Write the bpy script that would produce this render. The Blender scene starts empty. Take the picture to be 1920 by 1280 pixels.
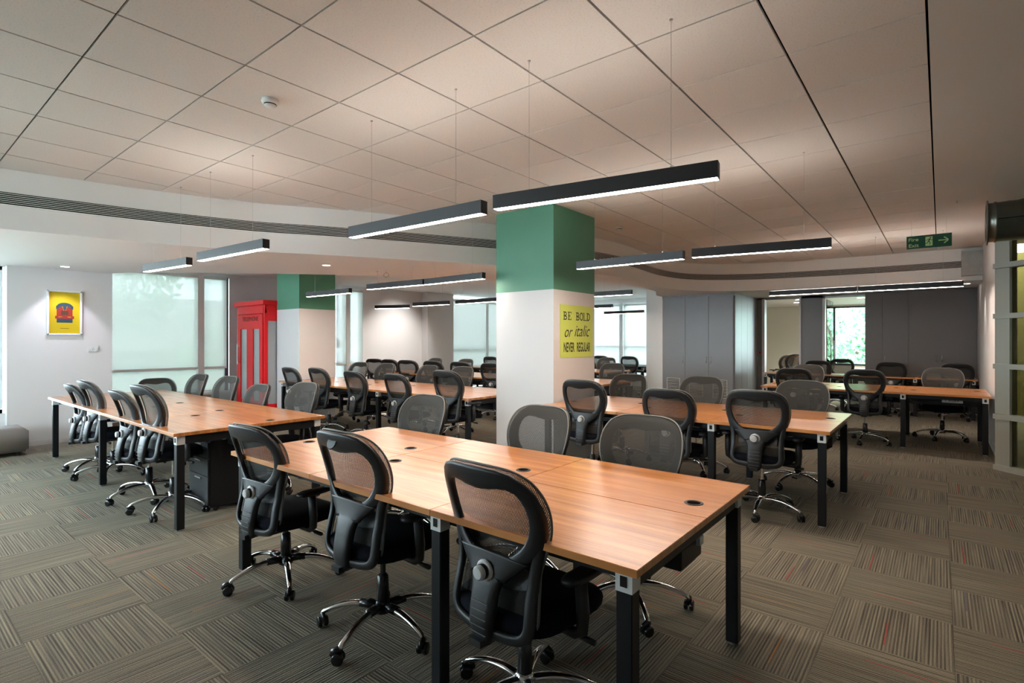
import bpy, bmesh, math, random
from mathutils import Vector, Matrix
R = math.radians
PI = math.pi
random.seed(7)
S = bpy.context.scene
col = S.collection

# ---------------------------------------------------------------- camera, light, exposure
cam_d = bpy.data.cameras.new('camera'); cam = bpy.data.objects.new('camera', cam_d); col.objects.link(cam)
cam.location = (0, 0, 1.44); cam.rotation_euler = (PI/2, 0, 0.68)
cam_d.sensor_width = 36; cam_d.lens = 36*993.4/1920; cam_d.shift_y = 1/1920*-1.0; cam_d.clip_start = .05; cam_d.clip_end = 300
S.camera = cam
S.view_settings.view_transform = 'Standard'; S.view_settings.look = 'None'
S.view_settings.gamma = 1; S.view_settings.use_curve_mapping = False
S.view_settings.exposure = 1.95
W = bpy.data.worlds.new('world'); S.world = W; W.use_nodes = True
bg = W.node_tree.nodes['Background']; bg.inputs[0].default_value = (.76, .89, 1.0, 1); bg.inputs[1].default_value = 5.5
STRIP = 28.0          # emission of the pendant strips
def portal(name, loc, rot, sx, sy):
    d = bpy.data.lights.new(name, 'AREA'); d.shape = 'RECTANGLE'; d.size = sx; d.size_y = sy; d.cycles.is_portal = True
    o = bpy.data.objects.new(name, d); o.location = loc; o.rotation_euler = rot; col.objects.link(o)
portal('window_portal', (-11.5, 3.6, 1.4), (0, -PI/2, 0), 2.8, 2.4)
portal('window_portal', (-10.05, -1.1, 1.5), (0, -PI/2, 0), 2.2, 4.6)
portal('window_portal', (-11.5, 13.2, 1.4), (0, -PI/2, 0), 2.8, 4.6)
portal('window_portal', (-8.6, 15.7, 1.4), (PI/2, 0, 0), 5.4, 2.8)
portal('window_portal', (-7.2, -3.42, 1.75), (PI/2, 0, PI), 5.4, 2)  # portal of the added window behind the camera
def spot(name, loc, tgt, w, ang, colr, blend=.6, rad=.03):
    d = bpy.data.lights.new(name, 'SPOT'); d.energy = w; d.spot_size = R(ang); d.spot_blend = blend; d.color = colr; d.shadow_soft_size = rad
    o = bpy.data.objects.new(name, d); o.location = loc
    o.rotation_euler = (Vector(tgt)-Vector(loc)).to_track_quat('-Z', 'Y').to_euler(); col.objects.link(o)

# ---------------------------------------------------------------- materials
MATS = {}
def newmat(name):
    m = bpy.data.materials.new(name); m.use_nodes = True; MATS[name] = m
    return m, m.node_tree.nodes, m.node_tree.links, m.node_tree.nodes['Principled BSDF']
def pm(name, c, rough=.5, metal=0, noise=0, nscale=20, bump=0, bscale=200, spec=.5):
    m, N, L, b = newmat(name)
    b.inputs['Base Color'].default_value = (*c, 1); b.inputs['Roughness'].default_value = rough
    b.inputs['Metallic'].default_value = metal; b.inputs['Specular IOR Level'].default_value = spec
    if noise:
        tc = N.new('ShaderNodeTexCoord'); n = N.new('ShaderNodeTexNoise'); n.inputs['Scale'].default_value = nscale; n.inputs['Detail'].default_value = 4
        L.new(tc.outputs['Object'], n.inputs['Vector'])
        r = N.new('ShaderNodeValToRGB'); r.color_ramp.elements[0].position = .3; r.color_ramp.elements[1].position = .7
        r.color_ramp.elements[0].color = (*[x*(1-noise) for x in c], 1); r.color_ramp.elements[1].color = (*[min(1, x*(1+noise)) for x in c], 1)
        L.new(n.outputs[0], r.inputs[0]); L.new(r.outputs[0], b.inputs['Base Color'])
    if bump:
        tc = N.new('ShaderNodeTexCoord'); n = N.new('ShaderNodeTexNoise'); n.inputs['Scale'].default_value = bscale
        L.new(tc.outputs['Object'], n.inputs['Vector'])
        bp = N.new('ShaderNodeBump'); bp.inputs['Strength'].default_value = bump; bp.inputs['Distance'].default_value = .002
        L.new(n.outputs[0], bp.inputs['Height']); L.new(bp.outputs[0], b.inputs['Normal'])
    return m
pm('wall_paint', (.68, .665, .66), .7, noise=.015, nscale=1.5, bump=.1)
pm('gypsum', (.66, .63, .60), .8, noise=.015, nscale=1.5)
pm('bulkhead_paint', (.80, .785, .75), .75, noise=.015, nscale=1.2)
pm('soffit_paint', (.76, .76, .76), .75)
pm('void', (.010, .008, .007), .9, spec=0)
pm('green_paint', (.085, .27, .17), .5, noise=.03, nscale=2)
pm('black_plastic', (.015, .016, .018), .40, bump=.25, bscale=900)
pm('black_gloss', (.012, .012, .013), .25)
pm('seat_fabric', (.006, .007, .012), .95, bump=.5, bscale=700, spec=.15)
pm('chrome', (.72, .72, .73), .12, 1)
pm('silver', (.55, .55, .54), .3, 1)
pm('silver_plastic', (.62, .62, .62), .35)
pm('trim_grey', (.17, .17, .155), .45)
pm('powder_black', (.007, .008, .010), .45, bump=.1, spec=.35)
pm('white_plastic', (.68, .69, .68), .4)
pm('light_housing', (.022, .022, .024), .42)
pm('cabinet_grey', (.24, .245, .26), .35, noise=.02, nscale=3)
pm('cabinet_taupe', (.15, .138, .135), .4, noise=.02, nscale=3)
pm('window_white', (.72, .75, .75), .4)
pm('frame_dark', (.06, .065, .09), .4)
pm('booth_red', (.78, .010, .016), .42, spec=.3)
pm('booth_dark', (.10, .09, .10), .6)
pm('lime', (.60, .70, .13), .6)
pm('ink', (.02, .018, .012), .6)
pm('poster_yellow', (.72, .50, .008), .5)
pm('booth_glass', (.40, .43, .45), .18)
pm('train_red', (.42, .035, .025), .5); pm('train_blue', (.03, .07, .11), .5); pm('train_brown', (.12, .05, .03), .5)
pm('frame_white', (.78, .78, .80), .35)
pm('partition_paint', (.42, .43, .38), .4)
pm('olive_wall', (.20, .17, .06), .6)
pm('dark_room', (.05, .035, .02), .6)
pm('cream', (.74, .70, .58), .6)
pm('duct_metal', (.20, .20, .17), .32, .85, noise=.1, nscale=6)
pm('box_metal', (.36, .35, .32), .45, .5, noise=.1, nscale=8)
pm('ottoman', (.30, .30, .285), .55, bump=.2)
pm('sign_green', (.004, .075, .035), .4)
pm('sign_ink', (.50, .72, .30), .5)
pm('bin_bag', (.02, .024, .022), .3)
pm('grass', (.42, .46, .38), .9); pm('bark', (.16, .13, .10), .9)
pm('stucco', (.55, .55, .52), .9); pm('roof_tile', (.33, .30, .28), .9)
pm('folder', (.45, .32, .08), .6)
def emis(name, c, s):
    m, N, L, b = newmat(name); N.remove(b); e = N.new('ShaderNodeEmission'); e.inputs[0].default_value = (*c, 1); e.inputs[1].default_value = s
    L.new(e.outputs[0], N['Material Output'].inputs[0])
emis('strip_glow', (1, .86, .73), STRIP)
emis('ceiling_fill_glow', (1, .91, .82), 7.5)  # upward glow added to the pendants to brighten the ceiling
emis('downlight_glow', (1, .93, .85), 6)
def leafmat(name, c1, c2):
    m, N, L, b = newmat(name)
    oi = N.new('ShaderNodeNewGeometry'); r = N.new('ShaderNodeValToRGB'); L.new(oi.outputs['Random Per Island'], r.inputs[0])
    r.color_ramp.elements[0].color = (*c1, 1); r.color_ramp.elements[1].color = (*c2, 1)
    L.new(r.outputs[0], b.inputs['Base Color']); b.inputs['Roughness'].default_value = .6
leafmat('leaf', (.12, .30, .17), (.50, .78, .50))
# ceiling tile: fine mineral speckle
m, N, L, b = newmat('ceiling_tile')
tc = N.new('ShaderNodeTexCoord'); v = N.new('ShaderNodeTexNoise'); v.inputs['Scale'].default_value = 110; v.inputs['Detail'].default_value = 5
L.new(tc.outputs['Object'], v.inputs['Vector'])
oi = N.new('ShaderNodeObjectInfo')
r = N.new('ShaderNodeValToRGB'); r.color_ramp.elements[0].position = .34; r.color_ramp.elements[1].position = .46
r.color_ramp.elements[0].color = (.62, .58, .55, 1); r.color_ramp.elements[1].color = (.71, .67, .635, 1)
L.new(v.outputs[0], r.inputs[0])
hs = N.new('ShaderNodeHueSaturation'); mr = N.new('ShaderNodeMapRange'); mr.inputs[3].default_value = .96; mr.inputs[4].default_value = 1.03
L.new(oi.outputs['Random'], mr.inputs[0]); L.new(mr.outputs[0], hs.inputs['Value']); L.new(r.outputs[0], hs.inputs['Color']); L.new(hs.outputs[0], b.inputs['Base Color'])
b.inputs['Roughness'].default_value = .9
# laminate wood, grain along X
m, N, L, b = newmat('laminate')
tc = N.new('ShaderNodeTexCoord'); oi = N.new('ShaderNodeObjectInfo')
va = N.new('ShaderNodeVectorMath'); va.operation = 'ADD'; L.new(tc.outputs['Object'], va.inputs[0])
cx = N.new('ShaderNodeCombineXYZ'); ml = N.new('ShaderNodeMath'); ml.operation = 'MULTIPLY'; ml.inputs[1].default_value = 37
L.new(oi.outputs['Random'], ml.inputs[0]); L.new(ml.outputs[0], cx.inputs[0]); L.new(ml.outputs[0], cx.inputs[1]); L.new(cx.outputs[0], va.inputs[1])
mp = N.new('ShaderNodeMapping'); mp.inputs['Scale'].default_value = (.9, 16, 1); L.new(va.outputs[0], mp.inputs[0])
n1 = N.new('ShaderNodeTexNoise'); n1.inputs['Scale'].default_value = 1.2; n1.inputs['Detail'].default_value = 3; L.new(mp.outputs[0], n1.inputs['Vector'])
mp2 = N.new('ShaderNodeMapping'); mp2.inputs['Scale'].default_value = (4, 150, 1); L.new(va.outputs[0], mp2.inputs[0])
n2 = N.new('ShaderNodeTexNoise'); n2.inputs['Scale'].default_value = 1; n2.inputs['Detail'].default_value = 3; L.new(mp2.outputs[0], n2.inputs['Vector'])
mx = N.new('ShaderNodeMix'); mx.inputs[0].default_value = .35; L.new(n1.outputs[0], mx.inputs[2]); L.new(n2.outputs[0], mx.inputs[3])
r = N.new('ShaderNodeValToRGB'); E_ = r.color_ramp.elements
E_[0].position = .36; E_[0].color = (.40, .135, .028, 1); E_[1].position = .64; E_[1].color = (.72, .31, .095, 1)
e = E_.new(.5); e.color = (.57, .215, .055, 1)
L.new(mx.outputs[0], r.inputs[0]); L.new(r.outputs[0], b.inputs['Base Color'])
b.inputs['Roughness'].default_value = .30; b.inputs['Specular IOR Level'].default_value = .5; b.inputs['Coat Weight'].default_value = .8; b.inputs['Coat Roughness'].default_value = .24; b.inputs['Coat IOR'].default_value = 1.5
# roller blind: translucent screen cloth
m, N, L, b = newmat('blind_cloth'); N.remove(b)
t1 = N.new('ShaderNodeBsdfTranslucent'); t1.inputs[0].default_value = (.46, .445, .43, 1)
d1 = N.new('ShaderNodeBsdfDiffuse'); d1.inputs[0].default_value = (.62, .64, .63, 1)
t2 = N.new('ShaderNodeBsdfTransparent'); t2.inputs[0].default_value = (.95, 1, .98, 1)
m1 = N.new('ShaderNodeMixShader'); m1.inputs[0].default_value = .35; L.new(t1.outputs[0], m1.inputs[1]); L.new(d1.outputs[0], m1.inputs[2])
m2 = N.new('ShaderNodeMixShader'); m2.inputs[0].default_value = .15; L.new(m1.outputs[0], m2.inputs[1]); L.new(t2.outputs[0], m2.inputs[2])
L.new(m2.outputs[0], N['Material Output'].inputs[0])
def glassmat(name, tint, refl=.5):
    m, N, L, b = newmat(name); N.remove(b)
    t = N.new('ShaderNodeBsdfTransparent'); t.inputs[0].default_value = (*tint, 1); g = N.new('ShaderNodeBsdfGlossy'); g.inputs['Roughness'].default_value = .02
    f = N.new('ShaderNodeFresnel'); f.inputs[0].default_value = 1.45; k = N.new('ShaderNodeMixShader')
    L.new(f.outputs[0], k.inputs[0]); L.new(t.outputs[0], k.inputs[1]); L.new(g.outputs[0], k.inputs[2]); L.new(k.outputs[0], N['Material Output'].inputs[0])
glassmat('glass', (.95, .98, .97)); glassmat('glass_green', (.72, .86, .80)); glassmat('glass_tea', (.62, .60, .45))
# chair mesh fabric: a woven net with real see-through holes
m, N, L, b = newmat('net')
tc = N.new('ShaderNodeTexCoord'); sp = N.new('ShaderNodeSeparateXYZ'); L.new(tc.outputs['Object'], sp.inputs[0])
def mth(op, a, bb=None):
    q = N.new('ShaderNodeMath'); q.operation = op
    for i, x in enumerate((a, bb)):
        if x is None: continue
        if isinstance(x, (int, float)): q.inputs[i].default_value = x
        else: L.new(x, q.inputs[i])
    return q.outputs[0]
def holes(N_):
    s1 = mth('SINE', mth('MULTIPLY', mth('ADD', sp.outputs[0], mth('MULTIPLY', sp.outputs[2], .55)), 2*PI/.0062))
    s2 = mth('SINE', mth('MULTIPLY', mth('SUBTRACT', sp.outputs[0], mth('MULTIPLY', sp.outputs[2], .55)), 2*PI/.0062))
    return mth('GREATER_THAN', mth('ADD', s1, s2), .82)
hf = holes(N)
tr = N.new('ShaderNodeBsdfTransparent'); mk = N.new('ShaderNodeMixShader')
b.inputs['Base Color'].default_value = (.024, .023, .019, 1); b.inputs['Roughness'].default_value = .75
L.new(hf, mk.inputs[0]); L.new(b.outputs[0], mk.inputs[1]); L.new(tr.outputs[0], mk.inputs[2]); L.new(mk.outputs[0], N['Material Output'].inputs[0])
# carpet: quarter-turned loop pile tiles, stripes run along local u
m, N, L, b = newmat('carpet')
uv = N.new('ShaderNodeUVMap'); uv.uv_map = 'uv'; sx = N.new('ShaderNodeSeparateXYZ'); L.new(uv.outputs[0], sx.inputs[0])
oi = N.new('ShaderNodeObjectInfo')
fl = N.new('ShaderNodeVectorMath'); fl.operation = 'FLOOR'; L.new(uv.outputs[0], fl.inputs[0])
fr = N.new('ShaderNodeVectorMath'); fr.operation = 'FRACTION'; L.new(uv.outputs[0], fr.inputs[0])
sf = N.new('ShaderNodeSeparateXYZ'); L.new(fl.outputs[0], sf.inputs[0]); sr = N.new('ShaderNodeSeparateXYZ'); L.new(fr.outputs[0], sr.inputs[0])
tid = mth('ADD', mth('MULTIPLY', oi.outputs['Random'], 531.7), mth('ADD', mth('MULTIPLY', sf.outputs[0], 3.17), mth('MULTIPLY', sf.outputs[1], 7.31)))
def wn(off):
    w = N.new('ShaderNodeTexWhiteNoise'); w.noise_dimensions = '1D'; L.new(mth('ADD', tid, off), w.inputs['W']); return w.outputs['Value']
U, V_ = sr.outputs[0], sr.outputs[1]
cv = N.new('ShaderNodeCombineXYZ'); L.new(mth('MULTIPLY', V_, 46), cv.inputs[1]); L.new(mth('ADD', mth('MULTIPLY', U, .7), mth('MULTIPLY', tid, 3.3)), cv.inputs[0])
ns = N.new('ShaderNodeTexNoise'); ns.inputs['Scale'].default_value = 1.0; ns.inputs['Detail'].default_value = 1.5; L.new(cv.outputs[0], ns.inputs['Vector'])
cv2 = N.new('ShaderNodeCombineXYZ'); L.new(mth('MULTIPLY', V_, 110), cv2.inputs[1]); L.new(mth('MULTIPLY', U, 110), cv2.inputs[0])
nf = N.new('ShaderNodeTexNoise'); nf.inputs['Scale'].default_value = 1.0; nf.inputs['Detail'].default_value = 2; L.new(cv2.outputs[0], nf.inputs['Vector'])
wv = mth('SINE', mth('MULTIPLY', V_, 2*PI*34))
st = mth('ADD', mth('MULTIPLY', mth('SUBTRACT', ns.outputs[0], .5), 2.6), mth('MULTIPLY', wv, .42))
st = mth('ADD', st, mth('MULTIPLY', mth('SUBTRACT', nf.outputs[0], .5), 1.6))
r = N.new('ShaderNodeValToRGB'); E_ = r.color_ramp.elements
E_[0].position = .1; E_[0].color = (.078, .068, .055, 1); E_[1].position = .95; E_[1].color = (.35, .315, .215, 1)
e = E_.new(.5); e.color = (.195, .172, .135, 1)
L.new(mth('ADD', mth('MULTIPLY', st, .5), .5), r.inputs[0])
def accent(prev, o, colr, prob):
    c = mth('ADD', mth('MULTIPLY', wn(o), .8), .1)
    a = mth('LESS_THAN', mth('ABSOLUTE', mth('SUBTRACT', V_, c)), .0075)
    lo = mth('MULTIPLY', wn(o+1.3), .5)
    h = mth('GREATER_THAN', U, lo); g = mth('LESS_THAN', U, mth('ADD', lo, mth('ADD', mth('MULTIPLY', wn(o+2.1), .45), .35)))
    q = mth('MULTIPLY', mth('MULTIPLY', a, h), mth('MULTIPLY', g, mth('LESS_THAN', wn(o+4.4), prob)))
    q = mth('MULTIPLY', q, mth('ADD', .1, mth('MULTIPLY', nf.outputs[0], 1.0)))
    x = N.new('ShaderNodeMix'); x.data_type = 'RGBA'; L.new(q, x.inputs[0]); L.new(prev, x.inputs[6]); x.inputs[7].default_value = (*colr, 1)
    return x.outputs[2]
c_ = accent(r.outputs[0], 1.7, (.50, .035, .035), .5)
c_ = accent(c_, 11.9, (.50, .20, .03), .36)
c_ = accent(c_, 23.1, (.07, .06, .16), .2)
L.new(c_, b.inputs['Base Color']); b.inputs['Roughness'].default_value = .95; b.inputs['Specular IOR Level'].default_value = .2
bn = N.new('ShaderNodeBump'); bn.inputs['Strength'].default_value = .6; bn.inputs['Distance'].default_value = .004; L.new(st, bn.inputs['Height']); L.new(bn.outputs[0], b.inputs['Normal'])

# ---------------------------------------------------------------- mesh helpers
class MB:
    def __init__(s): s.v = []; s.f = []; s.m = []; s.sm = []
    def add(s, vs, fs, mi=0, smooth=False):
        o = len(s.v); s.v += [tuple(p) for p in vs]
        for f in fs: s.f.append([o+i for i in f]); s.m.append(mi); s.sm.append(smooth)
        return s
    def box(s, x0, x1, y0, y1, z0, z1, mi=0):
        return s.add([(x0,y0,z0),(x1,y0,z0),(x1,y1,z0),(x0,y1,z0),(x0,y0,z1),(x1,y0,z1),(x1,y1,z1),(x0,y1,z1)],
                     [(0,3,2,1),(4,5,6,7),(0,1,5,4),(1,2,6,5),(2,3,7,6),(3,0,4,7)], mi)
    def bar(s, a, b_, w, h, mi=0, up=(0,0,1)):
        a = Vector(a); b_ = Vector(b_); d = (b_-a).normalized(); u = Vector(up)
        r_ = d.cross(u).normalized() if abs(d.dot(u)) < .99 else d.cross(Vector((0,1,0))).normalized(); u = r_.cross(d)
        P = []
        for p in (a, b_):
            for i, j in ((-1,-1),(1,-1),(1,1),(-1,1)): P.append(p+r_*i*w/2+u*j*h/2)
        return s.add(P, [(0,1,2,3),(7,6,5,4),(0,4,5,1),(1,5,6,2),(2,6,7,3),(3,7,4,0)], mi)
    def cyl(s, a, b_, r0, r1=None, n=16, mi=0, caps=True, smooth=True):
        r1 = r0 if r1 is None else r1
        return s.lathe([(0, r0), ((Vector(b_)-Vector(a)).length, r1)], a, Vector(b_)-Vector(a), n, mi, caps, smooth)
    def lathe(s, prof, org, axis, n=16, mi=0, caps=True, smooth=True):
        ax = Vector(axis).normalized(); t = Vector((1,0,0)) if abs(ax.x) < .9 else Vector((0,1,0)); u = ax.cross(t).normalized(); w = ax.cross(u); o = Vector(org)
        P = []; F = []
        for h, r_ in prof:
            for i in range(n):
                a = 2*PI*i/n; P.append(o+ax*h+u*math.cos(a)*r_+w*math.sin(a)*r_)
        for k in range(len(prof)-1):
            for i in range(n):
                j = (i+1) % n; F.append((k*n+i, (k+1)*n+i, (k+1)*n+j, k*n+j))
        s.add(P, F, mi, smooth)
        if caps:
            q = len(prof)-1
            s.add(P[:n], [tuple(range(n))], mi, False); s.add(P[q*n:], [tuple(reversed(range(n)))], mi, False)
        return s
    def tube(s, pts, rs, n=10, mi=0, flat=1.0, side=None, caps=True):
        pts = [Vector(p) for p in pts]; P = []; F = []
        if not isinstance(rs, (list, tuple)): rs = [rs]*len(pts)
        prev = Vector(side) if side else None
        for k, p in enumerate(pts):
            d = (pts[min(k+1, len(pts)-1)]-pts[max(k-1, 0)]).normalized()
            if prev is None: prev = Vector((1,0,0)) if abs(d.x) < .9 else Vector((0,1,0))
            u = (prev-d*prev.dot(d)).normalized(); w = d.cross(u); prev = u
            for i in range(n):
                a = 2*PI*i/n; P.append(p+u*math.cos(a)*rs[k]+w*math.sin(a)*rs[k]*flat)
        for k in range(len(pts)-1):
            for i in range(n):
                j = (i+1) % n; F.append((k*n+i, k*n+j, (k+1)*n+j, (k+1)*n+i))
        if caps: F += [tuple(reversed(range(n))), tuple((len(pts)-1)*n+i for i in range(n))]
        return s.add(P, F, mi, True)
    def mesh(s, name, mats, bevel=0):
        me = bpy.data.meshes.new(name); me.from_pydata(s.v, [], s.f)
        for x in (mats if isinstance(mats, (list, tuple)) else [mats]): me.materials.append(MATS[x])
        me.polygons.foreach_set('material_index', s.m); me.polygons.foreach_set('use_smooth', s.sm)
        bm = bmesh.new(); bm.from_mesh(me)
        bmesh.ops.recalc_face_normals(bm, faces=bm.faces)
        if bevel:
            bmesh.ops.remove_doubles(bm, verts=bm.verts, dist=1e-5)
            bmesh.ops.bevel(bm, geom=[e_ for e_ in bm.edges if e_.is_manifold and e_.calc_face_angle(0) > .6], offset=bevel, segments=2, affect='EDGES', clamp_overlap=True)
        bm.to_mesh(me); bm.free(); me.update()
        return me
    def obj(s, name, mats, parent=None, loc=(0,0,0), bevel=0, **k):
        return link(name, s.mesh(name, mats, bevel), parent, loc, **k)
def link(name, me, parent=None, loc=(0,0,0), label=None, cat=None, group=None, kind=None):
    o = bpy.data.objects.new(name, me); col.objects.link(o); o.location = loc
    if parent: o.parent = parent
    if label: o['label'] = label
    if cat: o['category'] = cat
    if group: o['group'] = group
    if kind: o['kind'] = kind
    return o
def thing(name, label, cat, loc=(0,0,0), rz=0, group=None):
    o = link(name, None, None, loc, label, cat, group); o.rotation_euler = (0,0,rz); return o
def struct(name, mb, mats, **k): return mb.obj(name, mats, kind='structure', **k)
def B(*a): return MB().box(*a)
def lerp_tab(tab, t):
    if t <= tab[0][0]: return tab[0][1]
    for (a, x), (b_, y) in zip(tab, tab[1:]):
        if t <= b_: 
            k = (t-a)/(b_-a); return x+(y-x)*k
    return tab[-1][1]
def smooth_tab(tab, n=6):
    # catmull-rom resampling of (t, value)
    out = []
    for i in range(len(tab)-1):
        p0 = tab[max(i-1,0)]; p1 = tab[i]; p2 = tab[i+1]; p3 = tab[min(i+2, len(tab)-1)]
        for k in range(n):
            t = k/n
            out.append(tuple(.5*((2*p1[c])+(-p0[c]+p2[c])*t+(2*p0[c]-5*p1[c]+4*p2[c]-p3[c])*t*t+(-p0[c]+3*p1[c]-3*p2[c]+p3[c])*t**3) for c in range(len(p1))))
    out.append(tab[-1]); return out
def text_obj(name, txt, size, mat, parent, M, ext=.0006, shear=0, offset=0, sx=1, align='CENTER'):
    c = bpy.data.curves.new(name, 'FONT'); c.body = txt; c.size = size; c.extrude = ext; c.shear = shear; c.offset = offset; c.align_x = align; c.align_y = 'CENTER'
    o = bpy.data.objects.new(name, c); col.objects.link(o); bpy.context.view_layer.update()
    me = bpy.data.meshes.new_from_object(o.evaluated_get(bpy.context.evaluated_depsgraph_get()))
    bpy.data.objects.remove(o); me.materials.clear(); me.materials.append(MATS[mat])
    me.transform(M @ Matrix.Diagonal((sx, 1, 1, 1)))
    return link(name, me, parent)

# ---------------------------------------------------------------- room shell
ZC, ZS, ZO = 2.994, 2.45, 2.80
inner = [(-6.5,-3.2),(-6.62,-1.2),(-6.62,.3),(-6.57,.81),(-6.45,1.4),(-6.30,2.0),(-6.0,2.82),(-5.65,3.41),(-5.27,4.08),(-4.86,4.87),(-4.5,5.6),(-4.22,6.3),(-4.05,7.0),(-3.98,7.6),(-4.0,8.2),(-4.08,9.0),(-4.1,9.6),(-4.02,10.2),(-3.8,10.65),(-3.45,11.0),(-3.03,11.25),(-2.5,11.42),(-1.6,11.58),(-.7,11.66),(.56,11.69)]
inner = smooth_tab(inner, 5)
def xb(y):
    tab = [(p[1], p[0]) for p in inner]
    return lerp_tab(tab, y)
# floor: base slab plus carpet tiles
fl = struct('floor', B(-11.6, 5.2, -3.4, 18.2, -.12, -.012), 'void')
PX, PY, X0, Y0 = .4925, .5, .05, .0
def carpet_mesh(turn, w=PX-.0015, h=PY-.0015):
    mb = MB().box(0, w, 0, h, -.012, 0); me = mb.mesh('carpet_tile', 'carpet')
    u = me.uv_layers.new(name='uv')
    for lp in me.loops:
        c = me.vertices[lp.vertex_index].co; a, b_ = min(.999, max(.001, c.x/PX)), min(.999, max(.001, c.y/PY))
        u.data[lp.index].uv = (a, b_) if turn else (b_, a)
    return me
cm = [carpet_mesh(False), carpet_mesh(True)]
cells = []
for i in range(-24, 11):
    for j in range(-7, 36):
        x, y = X0+i*PX, Y0+j*PY
        cxx, cyy = x+PX/2, y+PY/2
        if cxx > 5.1 or cxx < -11.4 or cyy > 18: continue
        d = -cxx*.6288+cyy*.7776; l = cxx*.7776+cyy*.6288
        vis = d > 1.9 and abs(l) < d*1.06+.5
        hid = cyy > 11.5 and cxx > -5
        cells.append((0 if (vis and not hid) else 1, d if vis else 99+abs(d), x, y, (i+j+1) % 2))
cells.sort()
for k, (v_, d, x, y, t) in enumerate(cells[:298]):
    link('carpet_tile', cm[t], fl, (x, y, 0))
mb = MB(); uvs = []
for (v_, d, x, y, t) in cells[298:]:
    mb.add([(x, y, 0), (x+PX-.0015, y, 0), (x+PX-.0015, y+PY-.0015, 0), (x, y+PY-.0015, 0)], [(0, 1, 2, 3)])
    q = [(.001, .001), (.999, .001), (.999, .999), (.001, .999)]; ox, oy = random.randint(0, 60), random.randint(0, 60)
    uvs += [((a, b_) if t else (b_, a)) for a, b_ in q]; uvs[-4:] = [(a+ox, b_+oy) for a, b_ in uvs[-4:]]
me = bpy.data.meshes.new('far_carpet'); me.from_pydata(mb.v, [], mb.f); me.materials.append(MATS['carpet'])
u = me.uv_layers.new(name='uv')
for i, q in enumerate(uvs): u.data[i].uv = q
link('carpet_tiles', me, fl, kind='stuff')

# main ceiling: dark void slab, tiles, plain gypsum margin
ce = struct('ceiling', B(-7.2, 5.2, -3.4, 12.2, 3.06, 3.12), 'void')
def poly_tile(pts, z0, z1):
    n = len(pts); mb = MB()
    mb.add([(x, y, z0) for x, y in pts]+[(x, y, z1) for x, y in pts], [tuple(range(n)), tuple(range(2*n-1, n-1, -1))]+[(i, (i+1) % n, n+(i+1) % n, n+i) for i in range(n)])
    return mb
P6 = .6
full = MB().box(.0065, P6-.0065, .005, P6-.005, 0, .016).mesh('ceiling_tile', 'ceiling_tile')
for i in range(0, 12):
    for j in range(-8, 17):
        x1 = -.049-P6*i; x0 = x1-P6; y0 = 2.578+P6*j-.0; y1 = y0+P6
        if y0 > 11.66: continue
        ax, bx, ay, by = x0+.0065, x1-.0065, y0+.005, min(y1-.005, 11.64)
        ys = [ay+(by-ay)*k/6 for k in range(7)]
        L_ = [(max(ax, xb(y)+.004), y) for y in ys]
        if all(p[0] >= bx for p in L_): continue
        if all(p[0] <= ax+1e-6 for p in L_) and by > y1-.01:
            if i*1 >= 0: link('ceiling_tile', full, ce, (x0, y0, ZC)); continue
        pts = []
        L2 = [(min(p[0], bx), p[1]) for p in L_]
        # drop fully collapsed samples
        keep = [p for p in L2 if p[0] < bx-1e-4]
        if len(keep) < 2: continue
        yl, yh = keep[0][1], keep[-1][1]
        pts = [(bx, yl), (bx, yh)] + [p for p in reversed(keep)]
        q = []
        for p in pts:
            if not q or (abs(p[0]-q[-1][0])+abs(p[1]-q[-1][1])) > 1e-4: q.append(p)
        if len(q) < 3: continue
        o = poly_tile([(a-x0, b_-y0) for a, b_ in q], 0, .016).obj('ceiling_tile', 'ceiling_tile', ce, (x0, y0, ZC))
mb = MB().box(-.049+.004, 5.2, -3.4, 11.69, ZC, ZC+.05)
mb.obj('plain_margin', 'gypsum', ce)

# bulkhead: curved drop with soffit
outer_k = [(-11.5,-3.2),(-11.5,.2),(-11.5,2.0),(-9.7,2.35),(-9.15,2.62),(-8.2,3.5),(-7.2,4.58),(-6.36,5.7),(-5.75,6.57),(-4.56,7.94),(-4.4,8.6),(-4.4,9.4),(-4.5,10.2),(-4.75,10.8),(-4.92,11.2),(-4.95,11.8),(-4.95,12.6),(-4.6,13.5),(-3.6,13.5),(-2.4,13.5),(.56,13.5)]
inner_k = [(-6.5,-3.2),(-6.62,.1),(-6.6,.6),(-6.5,1.1),(-6.45,1.4),(-6.2,2.3),(-5.8,3.2),(-5.35,3.95),(-5.0,4.6),(-4.22,6.3),(-4.02,7.3),(-4.0,8.2),(-4.08,9.0),(-4.1,9.6),(-4.02,10.2),(-3.8,10.65),(-3.45,11.0),(-3.03,11.25),(-2.5,11.42),(-1.6,11.58),(.56,11.69)]
bk = MB(); n = len(inner)
bk.add([(x, y, ZS) for x, y in inner]+[(x, y, 3.06) for x, y in inner], [(i, i+1, n+i+1, n+i) for i in range(n-1)], 0, True)
tr1 = struct('trim_1', bk, 'bulkhead_paint')
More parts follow.
